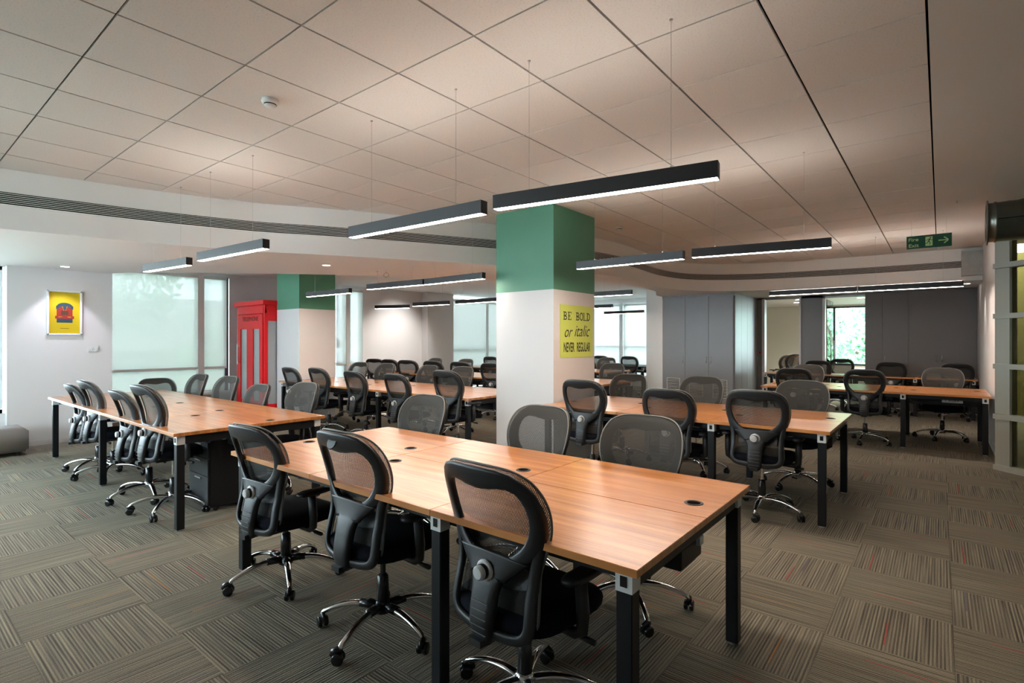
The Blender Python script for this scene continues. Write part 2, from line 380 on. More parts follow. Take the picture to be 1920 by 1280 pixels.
# soffit from nearest points on the dense inner curve to the outer line
def nearest_i(p): return min(range(n), key=lambda i: (inner[i][0]-p[0])**2+(inner[i][1]-p[1])**2)
so = MB(); idx = [nearest_i(p) for p in inner_k]; idx[0] = 0; idx[-1] = n-1
for k in range(len(idx)-1):
    a, b_ = idx[k], max(idx[k], idx[k+1])
    m_ = max(1, b_-a)
    for q in range(m_):
        t0, t1 = q/m_, (q+1)/m_
        p0 = inner[min(a+q, n-1)]; p1 = inner[min(a+q+1, n-1)] if b_ > a else p0
        o0 = [outer_k[k][c]*(1-t0)+outer_k[k+1][c]*t0 for c in (0, 1)]; o1 = [outer_k[k][c]*(1-t1)+outer_k[k+1][c]*t1 for c in (0, 1)]
        so.add([(*p0, ZS), (*p1, ZS), (*o1, ZS), (*o0, ZS)], [(0, 1, 2, 3)])
for k in range(len(outer_k)-1):
    so.add([(*outer_k[k], ZS), (*outer_k[k+1], ZS), (*outer_k[k+1], ZO+.02), (*outer_k[k], ZO+.02)], [(0, 1, 2, 3)])
struct('trim_2', so, 'soffit_paint')
oc = [(x, y) for x, y in outer_k[3:17]]+[(-5.0, 13.45), (-5.9, 13.5), (-5.9, 15.75), (-11.5, 15.75), (-11.5, 2.3)]
struct('ceiling_outer', poly_tile(oc, ZO, ZO+.06), 'soffit_paint')
struct('ceiling_meeting', B(-5, 5.2, 13.45, 18.2, 2.46, 2.5), 'soffit_paint')
# linear grille on the bulkhead face
gr = thing('linear_grille', 'long curved linear air grille set in the face of the cream bulkhead', 'vent', (-4.05, 7.0, 2.72))
def offs(pts, d):
    out = []
    for i, p in enumerate(pts):
        a = Vector(pts[max(i-1, 0)]); c = Vector(pts[min(i+1, len(pts)-1)]); t = (c-a).normalized(); nrm = Vector((t.y, -t.x))
        out.append((p[0]+nrm.x*d, p[1]+nrm.y*d))
    return out
def strip(pts, d, w, z0, z1):
    a = offs(pts, d); b_ = offs(pts, d+w); q = len(pts); mb = MB()
    vs = [(x-gr.location.x, y-gr.location.y, z-gr.location.z) for z in (z0, z1) for ring in (a, b_) for x, y in ring]
    F = []
    for i in range(q-1):
        A0, B0, A1, B1 = i, q+i, 2*q+i, 3*q+i
        F += [(A0, A0+1, B0+1, B0), (A1, B1, B1+1, A1+1), (B0, B0+1, B1+1, B1), (A0, A1, A1+1, A0+1)]
    return mb.add(vs, F)
gp = [p for p in inner if p[1] > -2.5 and p[0] < .27]+[(.28, 11.683)]
strip(gp, .001, .003, 2.672, 2.785).obj('back_panel', 'void', gr)
for k, (z0, z1) in enumerate([(2.660, 2.674), (2.783, 2.797)]): strip(gp, .001, .012, z0, z1).obj('frame_rail', 'bulkhead_paint', gr)
for k in range(6):
    z = 2.6865+k*.0165; strip(gp, .004, .010, z, z+.0042).obj('blade', 'bulkhead_paint', gr)

# walls
T = .12
struct('wall_left', B(-11.4, -9.7, 1.26, 2.42, 0, 2.46), 'wall_paint')
struct('wall_left_far', MB().box(-11.42, -11.3, 4.79, 7.2, 0, 2.85).box(-11.42, -11.3, 7.97, 11.0, 0, 2.85).box(-11.3, -11.05, 9.95, 10.95, 0, 2.85).box(-11.42, -11.3, 2.42, 4.79, 0, .42).box(-11.42, -11.3, 2.42, 4.79, 2.72, 2.85).box(-11.42, -11.3, 7.2, 7.97, 2.72, 2.85).box(-11.42,-11.3,7.2,7.97,0,.3), 'wall_paint')
struct('wall_left_near', MB().box(-10.0, -9.82, -3.2, 1.26, 0, .46).box(-10.0, -9.82, -3.4, -3.2, 0, 2.46), 'wall_paint')
struct('wall_behind', MB().box(-10.0, 5.2, -3.5, -3.4, 0, .75).box(-10.0, 5.2, -3.5, -3.4, 2.75, 3.06).box(-4.5, 5.2, -3.5, -3.4, .75, 2.75), 'wall_paint')
struct('wall_right', MB().box(.54, .66, 8.06, 13.5, 0, 3.06), 'wall_paint')
dg = MB()
def wallseg(mb, a, b_, z0, z1, t=.1):
    a = Vector((*a, 0)); b_ = Vector((*b_, 0)); d = (b_-a).normalized(); nn = Vector((-d.y, d.x, 0))*t
    q = [a, b_, b_+nn, a+nn]; mb.add([(p.x, p.y, z0) for p in q]+[(p.x, p.y, z1) for p in q], [(0,3,2,1),(4,5,6,7),(0,1,5,4),(1,2,6,5),(2,3,7,6),(3,0,4,7)])
wallseg(dg, (-4.94, 11.58), (-5.92, 12.85), 0, 2.82, -.1); wallseg(dg, (-5.92, 12.85), (-5.92, 15.6), 0, 2.82, -.1)
struct('wall_angled', dg, 'wall_paint')
bw = MB().box(-3.37, -3.24, 13.4, 13.52, 0, 2.46).box(-2.44, -2.02, 13.4, 13.52, 0, 2.46).box(-5.9, -3.37, 13.42, 13.52, 0, 2.82)
bw.box(-3.37, -1.2, 13.4, 13.52, 2.40, 2.46).box(-1.24, .56, 13.44, 13.52, 0, 2.46)
struct('wall_back', bw, 'cabinet_grey')
struct('wall_far_back', MB().box(-11.4, -5.9, 15.6, 15.7, 0, .30).box(-11.4, -5.9, 15.6, 15.7, 2.66, 2.85), 'wall_paint')
mr_ = MB().box(-5.0, -2.38, 17.5, 17.6, 0, 2.5).box(-.2, 5, 17.5, 17.6, 0, 2.5).box(-2.38, -.2, 17.5, 17.6, 0, .75).box(-2.38, -.2, 17.5, 17.6, 2.42, 2.5).box(-5.1, -5, 13.5, 17.6, 0, 2.5).box(5.1, 5.2, 13.5, 17.6, 0, 2.5)
struct('wall_meeting', mr_, 'cream')
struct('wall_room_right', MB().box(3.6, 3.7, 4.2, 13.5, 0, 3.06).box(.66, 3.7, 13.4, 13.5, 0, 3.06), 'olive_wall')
struct('wall_side_right', MB().box(5.1, 5.2, -3.4, 4.3, 0, 3.06).box(3.6, 5.2, 4.2, 4.3, 0, 3.06), 'wall_paint')
# baseboards
struct('baseboard_left', B(-9.70, -9.69, 1.26, 2.42, 0, .07), 'wall_paint')
struct('baseboard_right', B(.53, .54, 8.12, 13.1, 0, .08), 'wall_paint')

# pillars (green band over white)
def pillar(nm, x0, x1, y0, y1, zt):
    p = struct(nm, B(x0, x1, y0, y1, 0, 2.027), 'wall_paint')
    B(x0-.001, x1+.001, y0-.001, y1+.001, 2.027, zt).obj('green_band', 'green_paint', p)
    return p
pillar('pillar', -4.25, -3.40, 4.95, 5.86, 3.0)
p2 = pillar('pillar', -9.8, -9.0, 5.02, 5.75, 2.8)

# ---------------------------------------------------------------- windows and blinds
def window_x(n_, x, y0, y1, z0, z1, mull, trans, mat='window_white'):
    f = MB(); w = .05
    f.box(x-.06, x+.02, y0, y0+w, z0, z1).box(x-.06, x+.02, y1-w, y1, z0, z1).box(x-.06, x+.02, y0, y1, z0, z0+w).box(x-.06, x+.02, y0, y1, z1-w, z1)
    o = struct(f'window_{n_}', f, mat)
    for m_ in mull: B(x-.06, x+.14, m_-.055, m_+.055, z0, z1).obj('mullion', mat, o)
    for t in trans: B(x-.05, x+.01, y0, y1, t-.025, t+.025).obj('transom', mat, o)
    B(x-.03, x-.024, y0+.02, y1-.02, z0+.02, z1-.02).obj('pane', 'glass', o)
    return o
w1 = window_x(1, -9.9, -3.2, 1.24, .46, 2.45, [-1.9, -.7], [])
w2 = window_x(2, -11.34, 2.42, 4.74, .42, 2.72, [4.22], [.9])
B(-11.33, -11.28, 4.70, 4.76, .42, 2.72).obj('dark_edge', 'frame_dark', w2)
B(-11.3, -11.1, 2.42, 4.79, .40, .44).obj('sill', 'window_white', w2)
B(-11.30, -11.299, 2.46, 4.70, .46, .90).obj('frosted_film', 'blind_cloth', w2)
w3 = window_x(3, -11.34, 7.2, 7.97, .3, 2.72, [7.52], [.9])
B(-11.30, -11.299, 7.24, 7.93, .34, .88).obj('frosted_film', 'blind_cloth', w3)
w4 = window_x(4, -11.34, 11.0, 15.6, .05, 2.72, [12.6], [1.2])
def window_y(n_, y, x0, x1, z0, z1, mull, trans, mat='window_white'):
    f = MB(); w = .05
    f.box(x0, x0+w, y-.02, y+.06, z0, z1).box(x1-w, x1, y-.02, y+.06, z0, z1).box(x0, x1, y-.02, y+.06, z0, z0+w).box(x0, x1, y-.02, y+.06, z1-w, z1)
    o = struct(f'window_{n_}', f, mat)
    for m_ in mull: B(m_-.06, m_+.06, y-.16, y+.06, z0, z1).obj('mullion', mat, o)
    for t in trans: B(x0, x1, y-.01, y+.05, t-.025, t+.025).obj('transom', mat, o)
    B(x0+.02, x1-.02, y+.024, y+.03, z0+.02, z1-.02).obj('pane', 'glass', o)
    return o
w5 = window_y(5, 15.64, -11.3, -5.95, .30, 2.66, [-8.0], [1.25])
w6 = window_y(6, 17.54, -2.38, -.2, .75, 2.42, [], [], 'frame_dark')
fill_w7 = window_y(7, -3.5, -9.9, -4.5, .75, 2.75, [-8, -6.2], [])  # unseen window added behind the camera as daylight fill
def blind_x(x, y0, y1, z0, z1, label):
    t = thing('roller_blind', label, 'blind', (x, (y0+y1)/2, z1), group='white roller blinds')
    h = (y1-y0)/2
    MB().box(0, .0015, -h, h, z0-z1, 0).obj('cloth', 'blind_cloth', t)
    MB().cyl((0, -h, .01), (0, h, .01), .025, n=12).obj('roller', 'white_plastic', t)
    MB().box(-.008, .012, -h, h, z0-z1-.03, z0-z1+.012).obj('bottom_bar', 'white_plastic', t, bevel=.004)
blind_x(-11.22, 2.44, 4.165, .92, 2.68, 'wide white roller blind in the window behind the long bench by the framed poster')
blind_x(-11.22, 4.275, 4.70, .92, 2.68, 'narrow white roller blind beside the red telephone booth')
blind_x(-11.22, 7.20, 7.515, .88, 2.66, 'slim white roller blind just past the slimmer green-topped pillar')
blind_x(-11.22, 7.53, 7.95, .88, 2.66, 'second slim white roller blind past the slimmer green-topped pillar')
blind_x(-11.22, 11.05, 12.54, .08, 2.64, 'white roller blind next to the beige pilaster in the far corner')
blind_x(-11.22, 12.66, 15.5, .08, 2.64, 'white roller blind deepest in the far corner beside the big pillar')
def blind_y(y, x0, x1, z0, z1, label):
    t = thing('roller_blind', label, 'blind', ((x0+x1)/2, y, z1), group='white roller blinds')
    h = (x1-x0)/2
    MB().box(-h, h, 0, .0015, z0-z1, 0).obj('cloth', 'blind_cloth', t)
    MB().cyl((-h, 0, .01), (h, 0, .01), .025, n=12).obj('roller', 'white_plastic', t)
    MB().box(-h, h, -.01, .01, z0-z1-.03, z0-z1+.012).obj('bottom_bar', 'white_plastic', t, bevel=.004)
blind_y(15.5, -11.0, -8.07, .33, 2.58, 'white roller blind at the far end, mostly hidden by the big pillar')
blind_y(15.5, -7.93, -6.0, .33, 2.58, 'white roller blind at the far end between the big pillar and the grey cabinets')

# ---------------------------------------------------------------- outside
g = struct('ground', B(-60, 30, -20, 60, -4.2, -4.1), 'grass')
def tree(x, y, z, r_, h, label, nleaf=1800, seed=1):
    rnd = random.Random(seed); t = thing('tree', label, 'tree', (x, y, -4.1))
    tk = MB().tube([(0, 0, 0), (.1, .05, h*.4), (0, .1, z+4.1)], [.22, .17, .08], 8)
    for k in range(5):
        a = k*1.3; tk.tube([(0, .05, (z+4.1)*.7), (math.cos(a)*r_*.5, math.sin(a)*r_*.5, z+4.1+r_*.2)], [.09, .03], 6)
    tk.obj('trunk', 'bark', t)
    lf = MB(); blobs = [(rnd.uniform(-.6, .6)*r_, rnd.uniform(-.6, .6)*r_, rnd.uniform(-.5, .6)*r_, rnd.uniform(.35, .6)*r_) for _ in range(9)]
    for _ in range(nleaf):
        bx, by, bz, br = rnd.choice(blobs); a = rnd.uniform(0, 2*PI); cz = rnd.uniform(-1, 1); rr = br*rnd.uniform(.5, 1)
        p = Vector((bx+rr*math.sqrt(1-cz*cz)*math.cos(a), by+rr*math.sqrt(1-cz*cz)*math.sin(a), z+4.1+bz+rr*cz))
        u = Vector((rnd.uniform(-1, 1), rnd.uniform(-1, 1), rnd.uniform(-1, 1))).normalized(); w = u.orthogonal().normalized(); s_ = rnd.uniform(.07, .15)
        lf.add([p-u*s_, p+w*s_*.5, p+u*s_, p-w*s_*.5], [(0, 1, 2, 3)])
    o = lf.obj('leaves', 'leaf', t, kind='stuff')
tree(-16.5, 3.6, 2.6, 2.0, 6, 'leafy tree seen faintly through the wide blind near the poster', 2600, 3)
tree(-19, 8.0, .2, 2.2, 5, 'bushy tree outside beyond the red telephone booth', 1500, 5)
tree(-16, 14.0, 1.6, 2.2, 5, 'tree outside the far corner windows', 1500, 8)
tree(-1.6, 21.0, 1.6, 2.7, 5, 'dense green tree outside the meeting room window', 7000, 11)
tree(-6.2, 23.5, 1.9, 2.2, 5, 'second green tree deeper behind the meeting room window', 3000, 12)
hs_ = thing('house', 'pale house with a sloping roof outside the wide window', 'house', (-26, 9, -4.1))
B(-4, 4, -5, 5, 0, 5.2).obj('wall', 'stucco', hs_)
MB().add([(-4.5, -5.5, 5.2), (4.5, -5.5, 5.2), (4.5, 5.5, 5.2), (-4.5, 5.5, 5.2), (0, -5.5, 7.4), (0, 5.5, 7.4)], [(0, 1, 4), (3, 5, 2), (0, 4, 5, 3), (1, 2, 5, 4), (0, 3, 2, 1)]).obj('roof', 'roof_tile', hs_)

# ---------------------------------------------------------------- benches
leg_me = {}
def bench(x0, x1, y0, y1, nmod, label, single=False, dark=False, nl=None):
    nl = nl or [k for k in range(nmod+1) if k in (0, nmod) or k % 2 == 1]
    """row of back-to-back desks bolted together; origin at the floor under its right front corner"""
    t = thing('desk_bench', label, 'desk', (x1, y0, 0), group='desk benches')
    Lx = x1-x0; D = y1-y0; mw = Lx/nmod; top = 'powder_black' if dark else 'laminate'
    rows = [(0, D)] if single else [(0, D/2-.0015), (D/2+.0015, D)]
    me_cache = {}
    for k in range(nmod):
        xr = -k*mw; xl = xr-mw
        for ri, (a, b_) in enumerate(rows):
            key = (ri,)
            if key not in me_cache:
                me_cache[key] = MB().box(-mw+.0012, -.0012, a, b_, .724, .75).mesh('tabletop', top, .0015)
                gy = (D/2-.135 if ri == 0 else D/2+.16) if not single else D-.1
                gx = -mw+.10 if ri == 0 else -.11
                gme = MB().lathe([(.7502, .040), (.7515, .040), (.7525, .037), (.7525, .0285), (.7512, .0275)], (gx, gy, 0), (0, 0, 1), 24, 0, False)
                gme.lathe([(.7506, .0285), (.7507, .0001)], (gx, gy, 0), (0, 0, 1), 24, 1, False, False)
                me_cache[('g', ri)] = gme.mesh('cable_grommet', ['black_plastic', 'void'])
            o = link('tabletop', me_cache[key], t, (xr, 0, 0))
            if not dark: link('cable_grommet', me_cache[('g', ri)], t, (xr, 0, 0))
    # legs at every seam, front and back
    if 'leg' not in leg_me:
        lm = MB().box(-.0275, .0275, -.0275, .0275, .012, .66); leg_me['leg'] = lm.mesh('leg', 'powder_black', .003)
        lm = MB().box(-.029, .029, -.029, .029, .655, .724); lm.box(-.012, .012, -.031, -.028, .672, .706, 1); leg_me['cap'] = lm.mesh('leg_bracket', ['white_plastic', 'black_gloss'], 0)
        leg_me['foot'] = MB().cyl((0, 0, 0), (0, 0, .014), .024, n=14).mesh('foot', 'silver')
    ys = [.06, D-.06]
    for k in range(nmod+1):
        x = -k*mw+(-.062 if k == 0 else (.062 if k == nmod else 0))
        for y in ys:
            if k not in nl: continue
            l = link('leg', leg_me['leg'], t, (x, y, 0)); link('leg_bracket', leg_me['cap'], l, (0, 0, 0)); link('foot', leg_me['foot'], l, (0, 0, 0))
        if k in (0, nmod): MB().box(x-.018, x+.018, .09, D-.09, .655, .712).obj('end_beam', 'powder_black', t)
        else: MB().box(x-.018, x+.018, .09, D-.09, .665, .712).obj('cross_beam', 'powder_black', t)
    for y in ([.10, D/2, D-.10] if not single else [.10, D-.1]): MB().box(-Lx+.09, -.09, y-.015, y+.015, .672, .722).obj('long_beam', 'powder_black', t)
    if not single:
        MB().box(-Lx+.12, -.06, D/2-.11, D/2+.11, .56, .64).obj('cable_tray', 'powder_black', t, bevel=.004)
        MB().box(-.078, -.045, D/2+.05, D/2+.09, .615, .65).obj('tray_clip', 'white_plastic', t)
    # socket strips hanging under each desk, seen from the chairs
    for k in range(nmod):
        for sgn, y in (((-1, D/2-.13), (1, D/2+.13)) if not single else ((-1, D-.2),)):
            s = MB().box(-.11, .11, -.012, .012, .60, .66)
            for q in (-.07, -.035, .03, .06): s.box(q-.004, q+.004, -.0135 if sgn < 0 else .0125, -.0125 if sgn < 0 else .0135, .624, .637, 1)
            s.obj('socket_strip', ['white_plastic', 'black_gloss'], t, (-(k+.42)*mw, y, 0))
    return t
bA = bench(-3.46, -.707, 1.474, 2.69, 3, 'orange wood desk bench nearest the camera, in front of the big pillar')
bB = bench(-3.36, -.65, 4.64, 5.94, 3, 'orange wood desk bench running past the side of the big pillar')
bC = bench(-8.55, -4.43, 1.48, 2.73, 4, 'long desk bench with bluish window glare by the framed yellow poster', nl=[0, 2, 4])
bD = bench(-8.93, -4.39, 4.60, 5.86, 5, 'long wood desk bench between the red telephone booth and the big pillar', nl=[0, 2, 4, 5])
bE = bench(-2.18, .50, 8.83, 10.12, 3, 'desk bench with its end against the white wall, beside the glass partition')
bF = bench(-3.05, .52, 12.50, 13.16, 4, 'narrow single-sided desk bench along the grey wall cupboards', single=True)
bG = bench(-10.0, -4.15, 7.42, 8.55, 6, 'wood desk bench behind the big pillar, in the row in front of the pilaster')
bH = bench(-10.3, -5.7, 10.35, 11.5, 5, 'wood desk bench second from the far end windows')
bI = bench(-10.3, -6.15, 13.2, 14.4, 4, 'dark-topped desk bench along the far end windows', dark=True)

# ---------------------------------------------------------------- office chair
def yb(z): return lerp_tab([(.38, -.235), (.46, -.245), (.55, -.235), (.62, -.225), (.70, -.232), (.80, -.262), (.90, -.305), (1.0, -.362), (1.06, -.40)], z)
YB = smooth_tab([(.38, -.212), (.46, -.222), (.55, -.208), (.63, -.190), (.72, -.190), (.82, -.208), (.92, -.240), (1.0, -.272), (1.06, -.30)], 6)
def Pb(u, z, w=0):      # back surface: u across, z up, w toward the sitter
    return (u, lerp_tab(YB, z)+.85*u*u+w, z)
OUT = smooth_tab([(.415, .10), (.428, .160), (.455, .192), (.50, .203), (.58, .196), (.65, .192), (.72, .212), (.80, .238), (.87, .247), (.93, .240), (.98, .218), (1.01, .185), (1.028, .135), (1.034, .07)], 4)
def make_chair(variant):
    t = thing('office_chair', 'x', 'chair')
    # ---- back frame
    fb = MB()
    # upper ring: matched outer/inner loops
    outer, inn = [], []
    o_half = [(0, 1.035), (.06, 1.034), (.115, 1.030), (.16, 1.018), (.198, .992), (.226, .950), (.241, .905), (.247, .86), (.243, .81), (.229, .765), (.208, .73), (.178, .70), (.14, .672), (.095, .650), (.05, .640), (0, .637)]
    i_half = [(0, .942), (.05, .947), (.095, .956), (.135, .958), (.163, .946), (.180, .922), (.188, .893), (.190, .862), (.187, .83), (.177, .795), (.161, .765), (.14, .738), (.11, .714), (.075, .698), (.04, .690), (0, .688)]
    if variant == 1: i_half = [(u, z if z < .9 else z-.012) for u, z in i_half]
    loops = []
    for h in (o_half, i_half):
        lp = h + [(-u, z) for u, z in reversed(h[1:-1])]; loops.append(lp)
    q = len(loops[0]); NS = 12
    P = []; F = []
    for k in range(q):
        (ou, oz), (iu, iz) = loops[0][k], loops[1][k]
        cu, cz = (ou+iu)/2, (oz+iz)/2; hu, hz = (ou-iu)/2, (oz-iz)/2
        for s_ in range(NS):
            a = 2*PI*s_/NS; c, w = math.cos(a), math.sin(a)
            c = math.copysign(abs(c)**.55, c); w = math.copysign(abs(w)**.7, w)
            P.append(Pb(cu+hu*c, cz+hz*c, w*.017))
    for k in range(q):
        for s_ in range(NS):
            k2, s2 = (k+1) % q, (s_+1) % NS
            F.append((k*NS+s_, k*NS+s2, k2*NS+s2, k2*NS+s_))
    fb.add(P, F, 0, True)
    # lower side struts curving into a bottom bar
    for sg in (-1, 1):
        path = [(.218, .80), (.210, .755), (.196, .70), (.186, .64), (.184, .57), (.187, .52), (.187, .475), (.175, .447), (.150, .432), (.11, .426), (.05, .424), (0, .424)]
        path = smooth_tab(path, 3); P = []; F = []; m_ = len(path)
        for k, (u, z) in enumerate(path):
            a = path[max(k-1, 0)]; b_ = path[min(k+1, m_-1)]; tx, tz = b_[0]-a[0], b_[1]-a[1]; l = math.hypot(tx, tz); nx, nz = tz/l, -tx/l
            wd = .019 if k < m_*.55 else .021
            for s_ in range(10):
                an = 2*PI*s_/10; c, w = math.cos(an), math.sin(an); c = math.copysign(abs(c)**.6, c)
                P.append(Pb(sg*(u+nx*wd*c), z+nz*wd*c, w*.014))
        for k in range(m_-1):
            for s_ in range(10): F.append((k*10+s_, k*10+(s_+1) % 10, (k+1)*10+(s_+1) % 10, (k+1)*10+s_))
        fb.add(P, F, 0, True)
    fb.obj('back_frame', 'black_plastic', t)
    # spine: widens into a Y at the top
    sp_ = MB(); tab = smooth_tab([(.385, .036), (.42, .050), (.50, .058), (.56, .060), (.60, .070), (.64, .095), (.675, .135), (.71, .175)], 4)
    P = []; F = []; m_ = len(tab); NS = 14
    for z, h in tab:
        for s_ in range(NS):
            a = 2*PI*s_/NS; c, w = math.cos(a), math.sin(a); c = math.copysign(abs(c)**.5, c); w = math.copysign(abs(w)**.6, w)
            th = .022 if z < .6 else .022-(z-.6)*.13
            P.append(Pb(h*c, z-(.02*abs(c)**2 if z > .63 else 0), -.012+w*th))
    for k in range(m_-1):
        for s_ in range(NS): F.append((k*NS+s_, k*NS+(s_+1) % NS, (k+1)*NS+(s_+1) % NS, (k+1)*NS+s_))
    F += [tuple(range(NS)), tuple((m_-1)*NS+i for i in range(NS))]
    sp_.add(P, F, 0, True); spine = sp_.obj('spine', 'black_plastic', t)
    if variant == 0:
        rb = MB()
        for k in range(5):
            z = .535-k*.027; y = lerp_tab(YB, z)-.036; rb.box(-.040, .040, y-.001, y+.002, z-.0013, z+.0013)
        rb.obj('spine_ribs', 'trim_grey', spine)
        y = lerp_tab(YB, .635)-.03
        kb = MB().lathe([(0, .040), (.006, .040), (.010, .034)], (0, y+.004, .638), (0, -1, 0), 24, 0)
        kb.lathe([(0, .028), (.014, .028)], (0, y-.005, .638), (0, -1, 0), 24, 1).lathe([(.012, .026), (.028, .026), (.033, .020)], (0, y-.005, .638), (0, -1, 0), 24, 0)
        kb.obj('tension_knob', ['silver_plastic', 'black_gloss'], t)
    else:
        y = lerp_tab(YB, .985)-.018
        MB().lathe([(0, .034), (.004, .034), (.005, .030)], (.0, y, .985), (0, -1, .4), 24, 0).obj('round_badge', 'black_gloss', t)
    # lumbar pad
    lp = MB(); P = []; F = []; nu, nz = 12, 6
    for j in range(nz+1):
        for i in range(nu+1):
            a = -1+2*i/nu; c = -1+2*j/nz
            u = .150*a; z = .625+.048*c*math.sqrt(max(0, 1-.5*a*a)); bul = .016*math.sqrt(max(0, 1-a*a))*math.sqrt(max(0, 1-c*c))
            P.append(Pb(u, z, .022+bul))
    for j in range(nz):
        for i in range(nu): k = j*(nu+1)+i; F.append((k, k+1, k+nu+2, k+nu+1))
    lp.add(P, F, 0, True); lp.obj('lumbar_pad', 'black_plastic', t)
    # net
    nt = MB(); P = []; F = []; rows = [p for p in OUT]; nu = 12
    for z, h in rows:
        for i in range(nu+1):
            u = (h-.004)*(-1+2*i/nu); P.append(Pb(u, z-.004, .030+.012*(1-(u/.25)**2)))
    for j in range(len(rows)-1):
        for i in range(nu): k = j*(nu+1)+i; F.append((k, k+1, k+nu+2, k+nu+1))
    nt.add(P, F, 0, True); nt.obj('net_back', 'net', t)
    rm = MB(); pts = [Pb(h, z, .026) for z, h in OUT] + [Pb(-h, z, .026) for z, h in reversed(OUT)]
    pts = [Pb(0, .413, .028)]+pts+[Pb(0, .413, .028)]
    rm.tube(pts, .0048, 6); rm.obj('edge_piping', 'trim_grey', t)
    # seat cushion
    st_ = MB(); P = []; F = []; NU = 28
    def sup(a, rx, ry, e_=.5):
        c, s_ = math.cos(a), math.sin(a); return math.copysign(abs(c)**e_, c)*rx, math.copysign(abs(s_)**e_, s_)*ry
    prof = [(.428, .80), (.432, .92), (.445, .985), (.465, 1.0), (.482, .985), (.494, .94), (.502, .84), (.507, .6), (.508, .3), (.508, .02)]
    for z, s_ in prof:
        for i in range(NU):
            x, y = sup(2*PI*i/NU, .248*s_, .245*s_, .55); dz = -.022*max(0, (y-.12)/.12)**2 if y > .12 else 0
            P.append((x, y+.035, z+dz))
    for k in range(len(prof)-1):
        for i in range(NU): F.append((k*NU+i, k*NU+(i+1) % NU, (k+1)*NU+(i+1) % NU, (k+1)*NU+i))
    F.append(tuple(reversed(range(NU)))); F.append(tuple((len(prof)-1)*NU+i for i in range(NU)))
    st_.add(P, F, 0, True); st_.obj('seat', 'seat_fabric', t)
    mc = MB().box(-.09, .09, -.16, .12, .388, .428).box(-.03, .03, -.27, -.10, .385, .41).tube([(.05, .0, .405), (.16, .02, .40), (.27, .03, .392)], .006, 6)
    mc.tube([(.25, .03, .392), (.31, .03, .390)], .011, 8); mc.obj('tilt_mechanism', 'black_plastic', t, bevel=.0)
    for sg in (-1, 1):
        a = MB(); a.tube([(sg*.16, .0, .418), (sg*.245, .0, .415), (sg*.275, .0, .435), (sg*.278, .0, .50), (sg*.275, -.01, .625)], [.018, .018, .02, .022, .02], 8, flat=1.2)
        ar = a.obj('armrest_post', 'black_plastic', t)
        q_ = MB(); P = []; F = []
        for z, s_ in [(.622, .8), (.626, .97), (.638, 1), (.646, .95), (.650, .75)]:
            for i in range(16):
                x, y = sup(2*PI*i/16, .038*s_, .115*s_, .65); P.append((sg*.275+x, y+.01, z))
        for k in range(4):
            for i in range(16): F.append((k*16+i, k*16+(i+1) % 16, (k+1)*16+(i+1) % 16, (k+1)*16+i))
        F += [tuple(reversed(range(16))), tuple(64+i for i in range(16))]
        q_.add(P, F, 0, True); q_.obj('arm_pad', 'black_plastic', ar)
    # gas lift
    MB().lathe([(.115, .031), (.20, .030), (.27, .027), (.275, .020)], (0, 0, 0), (0, 0, 1), 18, 0).obj('column_cover', 'black_gloss', t)
    MB().lathe([(.0, .014), (.17, .014)], (0, 0, .25), (0, 0, 1), 14, 0).obj('gas_lift', 'chrome' if variant == 0 else 'black_gloss', t)
    # five star base
    hubm = 'black_gloss' if variant else 'chrome'
    MB().lathe([(.085, .030), (.09, .040), (.125, .042), (.142, .034), (.146, .030)], (0, 0, 0), (0, 0, 1), 20, 0).obj('base_hub', hubm, t)
    lg = MB().tube(smooth_tab([(.03, 0, .118), (.10, 0, .126), (.17, 0, .122), (.24, 0, .105), (.295, 0, .082), (.315, 0, .066)], 3), [.024-.011*k/15 for k in range(16)], 10, flat=.75, side=(0, 1, 0))
    lgm = lg.mesh('base_leg', 'chrome')
    cov = MB().tube([(.02, 0, .119), (.07, 0, .126), (.115, 0, .127)], [.029, .028, .024], 10, flat=.8, side=(0, 1, 0)).mesh('leg_cover', 'black_gloss') if variant else None
    cs = MB()
    for sg in (-1, 1):
        cs.lathe([(0, .020), (.002, .026), (.016, .027), (.019, .024), (.0195, .010)], (.006, sg*.005, .0275), (0, sg, 0), 18, 0)
    cs.cyl((0, 0, .03), (0, 0, .072), .008, n=10)
    cs.tube([(.034, 0, .036), (.026, 0, .053), (.008, 0, .062), (-.012, 0, .056)], [.009, .012, .013, .009], 8, flat=1.5, side=(0, 1, 0))
    csm = cs.mesh('caster', 'black_gloss')
    for k in range(5):
        a = R(18+72*k); l = link('base_leg', lgm, t); l.rotation_euler = (0, 0, a)
        if cov: link('leg_cover', cov, l)
        c = link('caster', csm, l, (.315, 0, 0)); c.rotation_euler = (0, 0, random.uniform(0, 6.28))
    return t
UPPER = ('back_frame', 'spine', 'tension_knob', 'round_badge', 'lumbar_pad', 'net_back', 'edge_piping', 'seat', 'tilt_mechanism', 'armrest_post')
protos = [make_chair(0), make_chair(1)]
used = [False, False]
kids = [list(p.children) for p in protos]
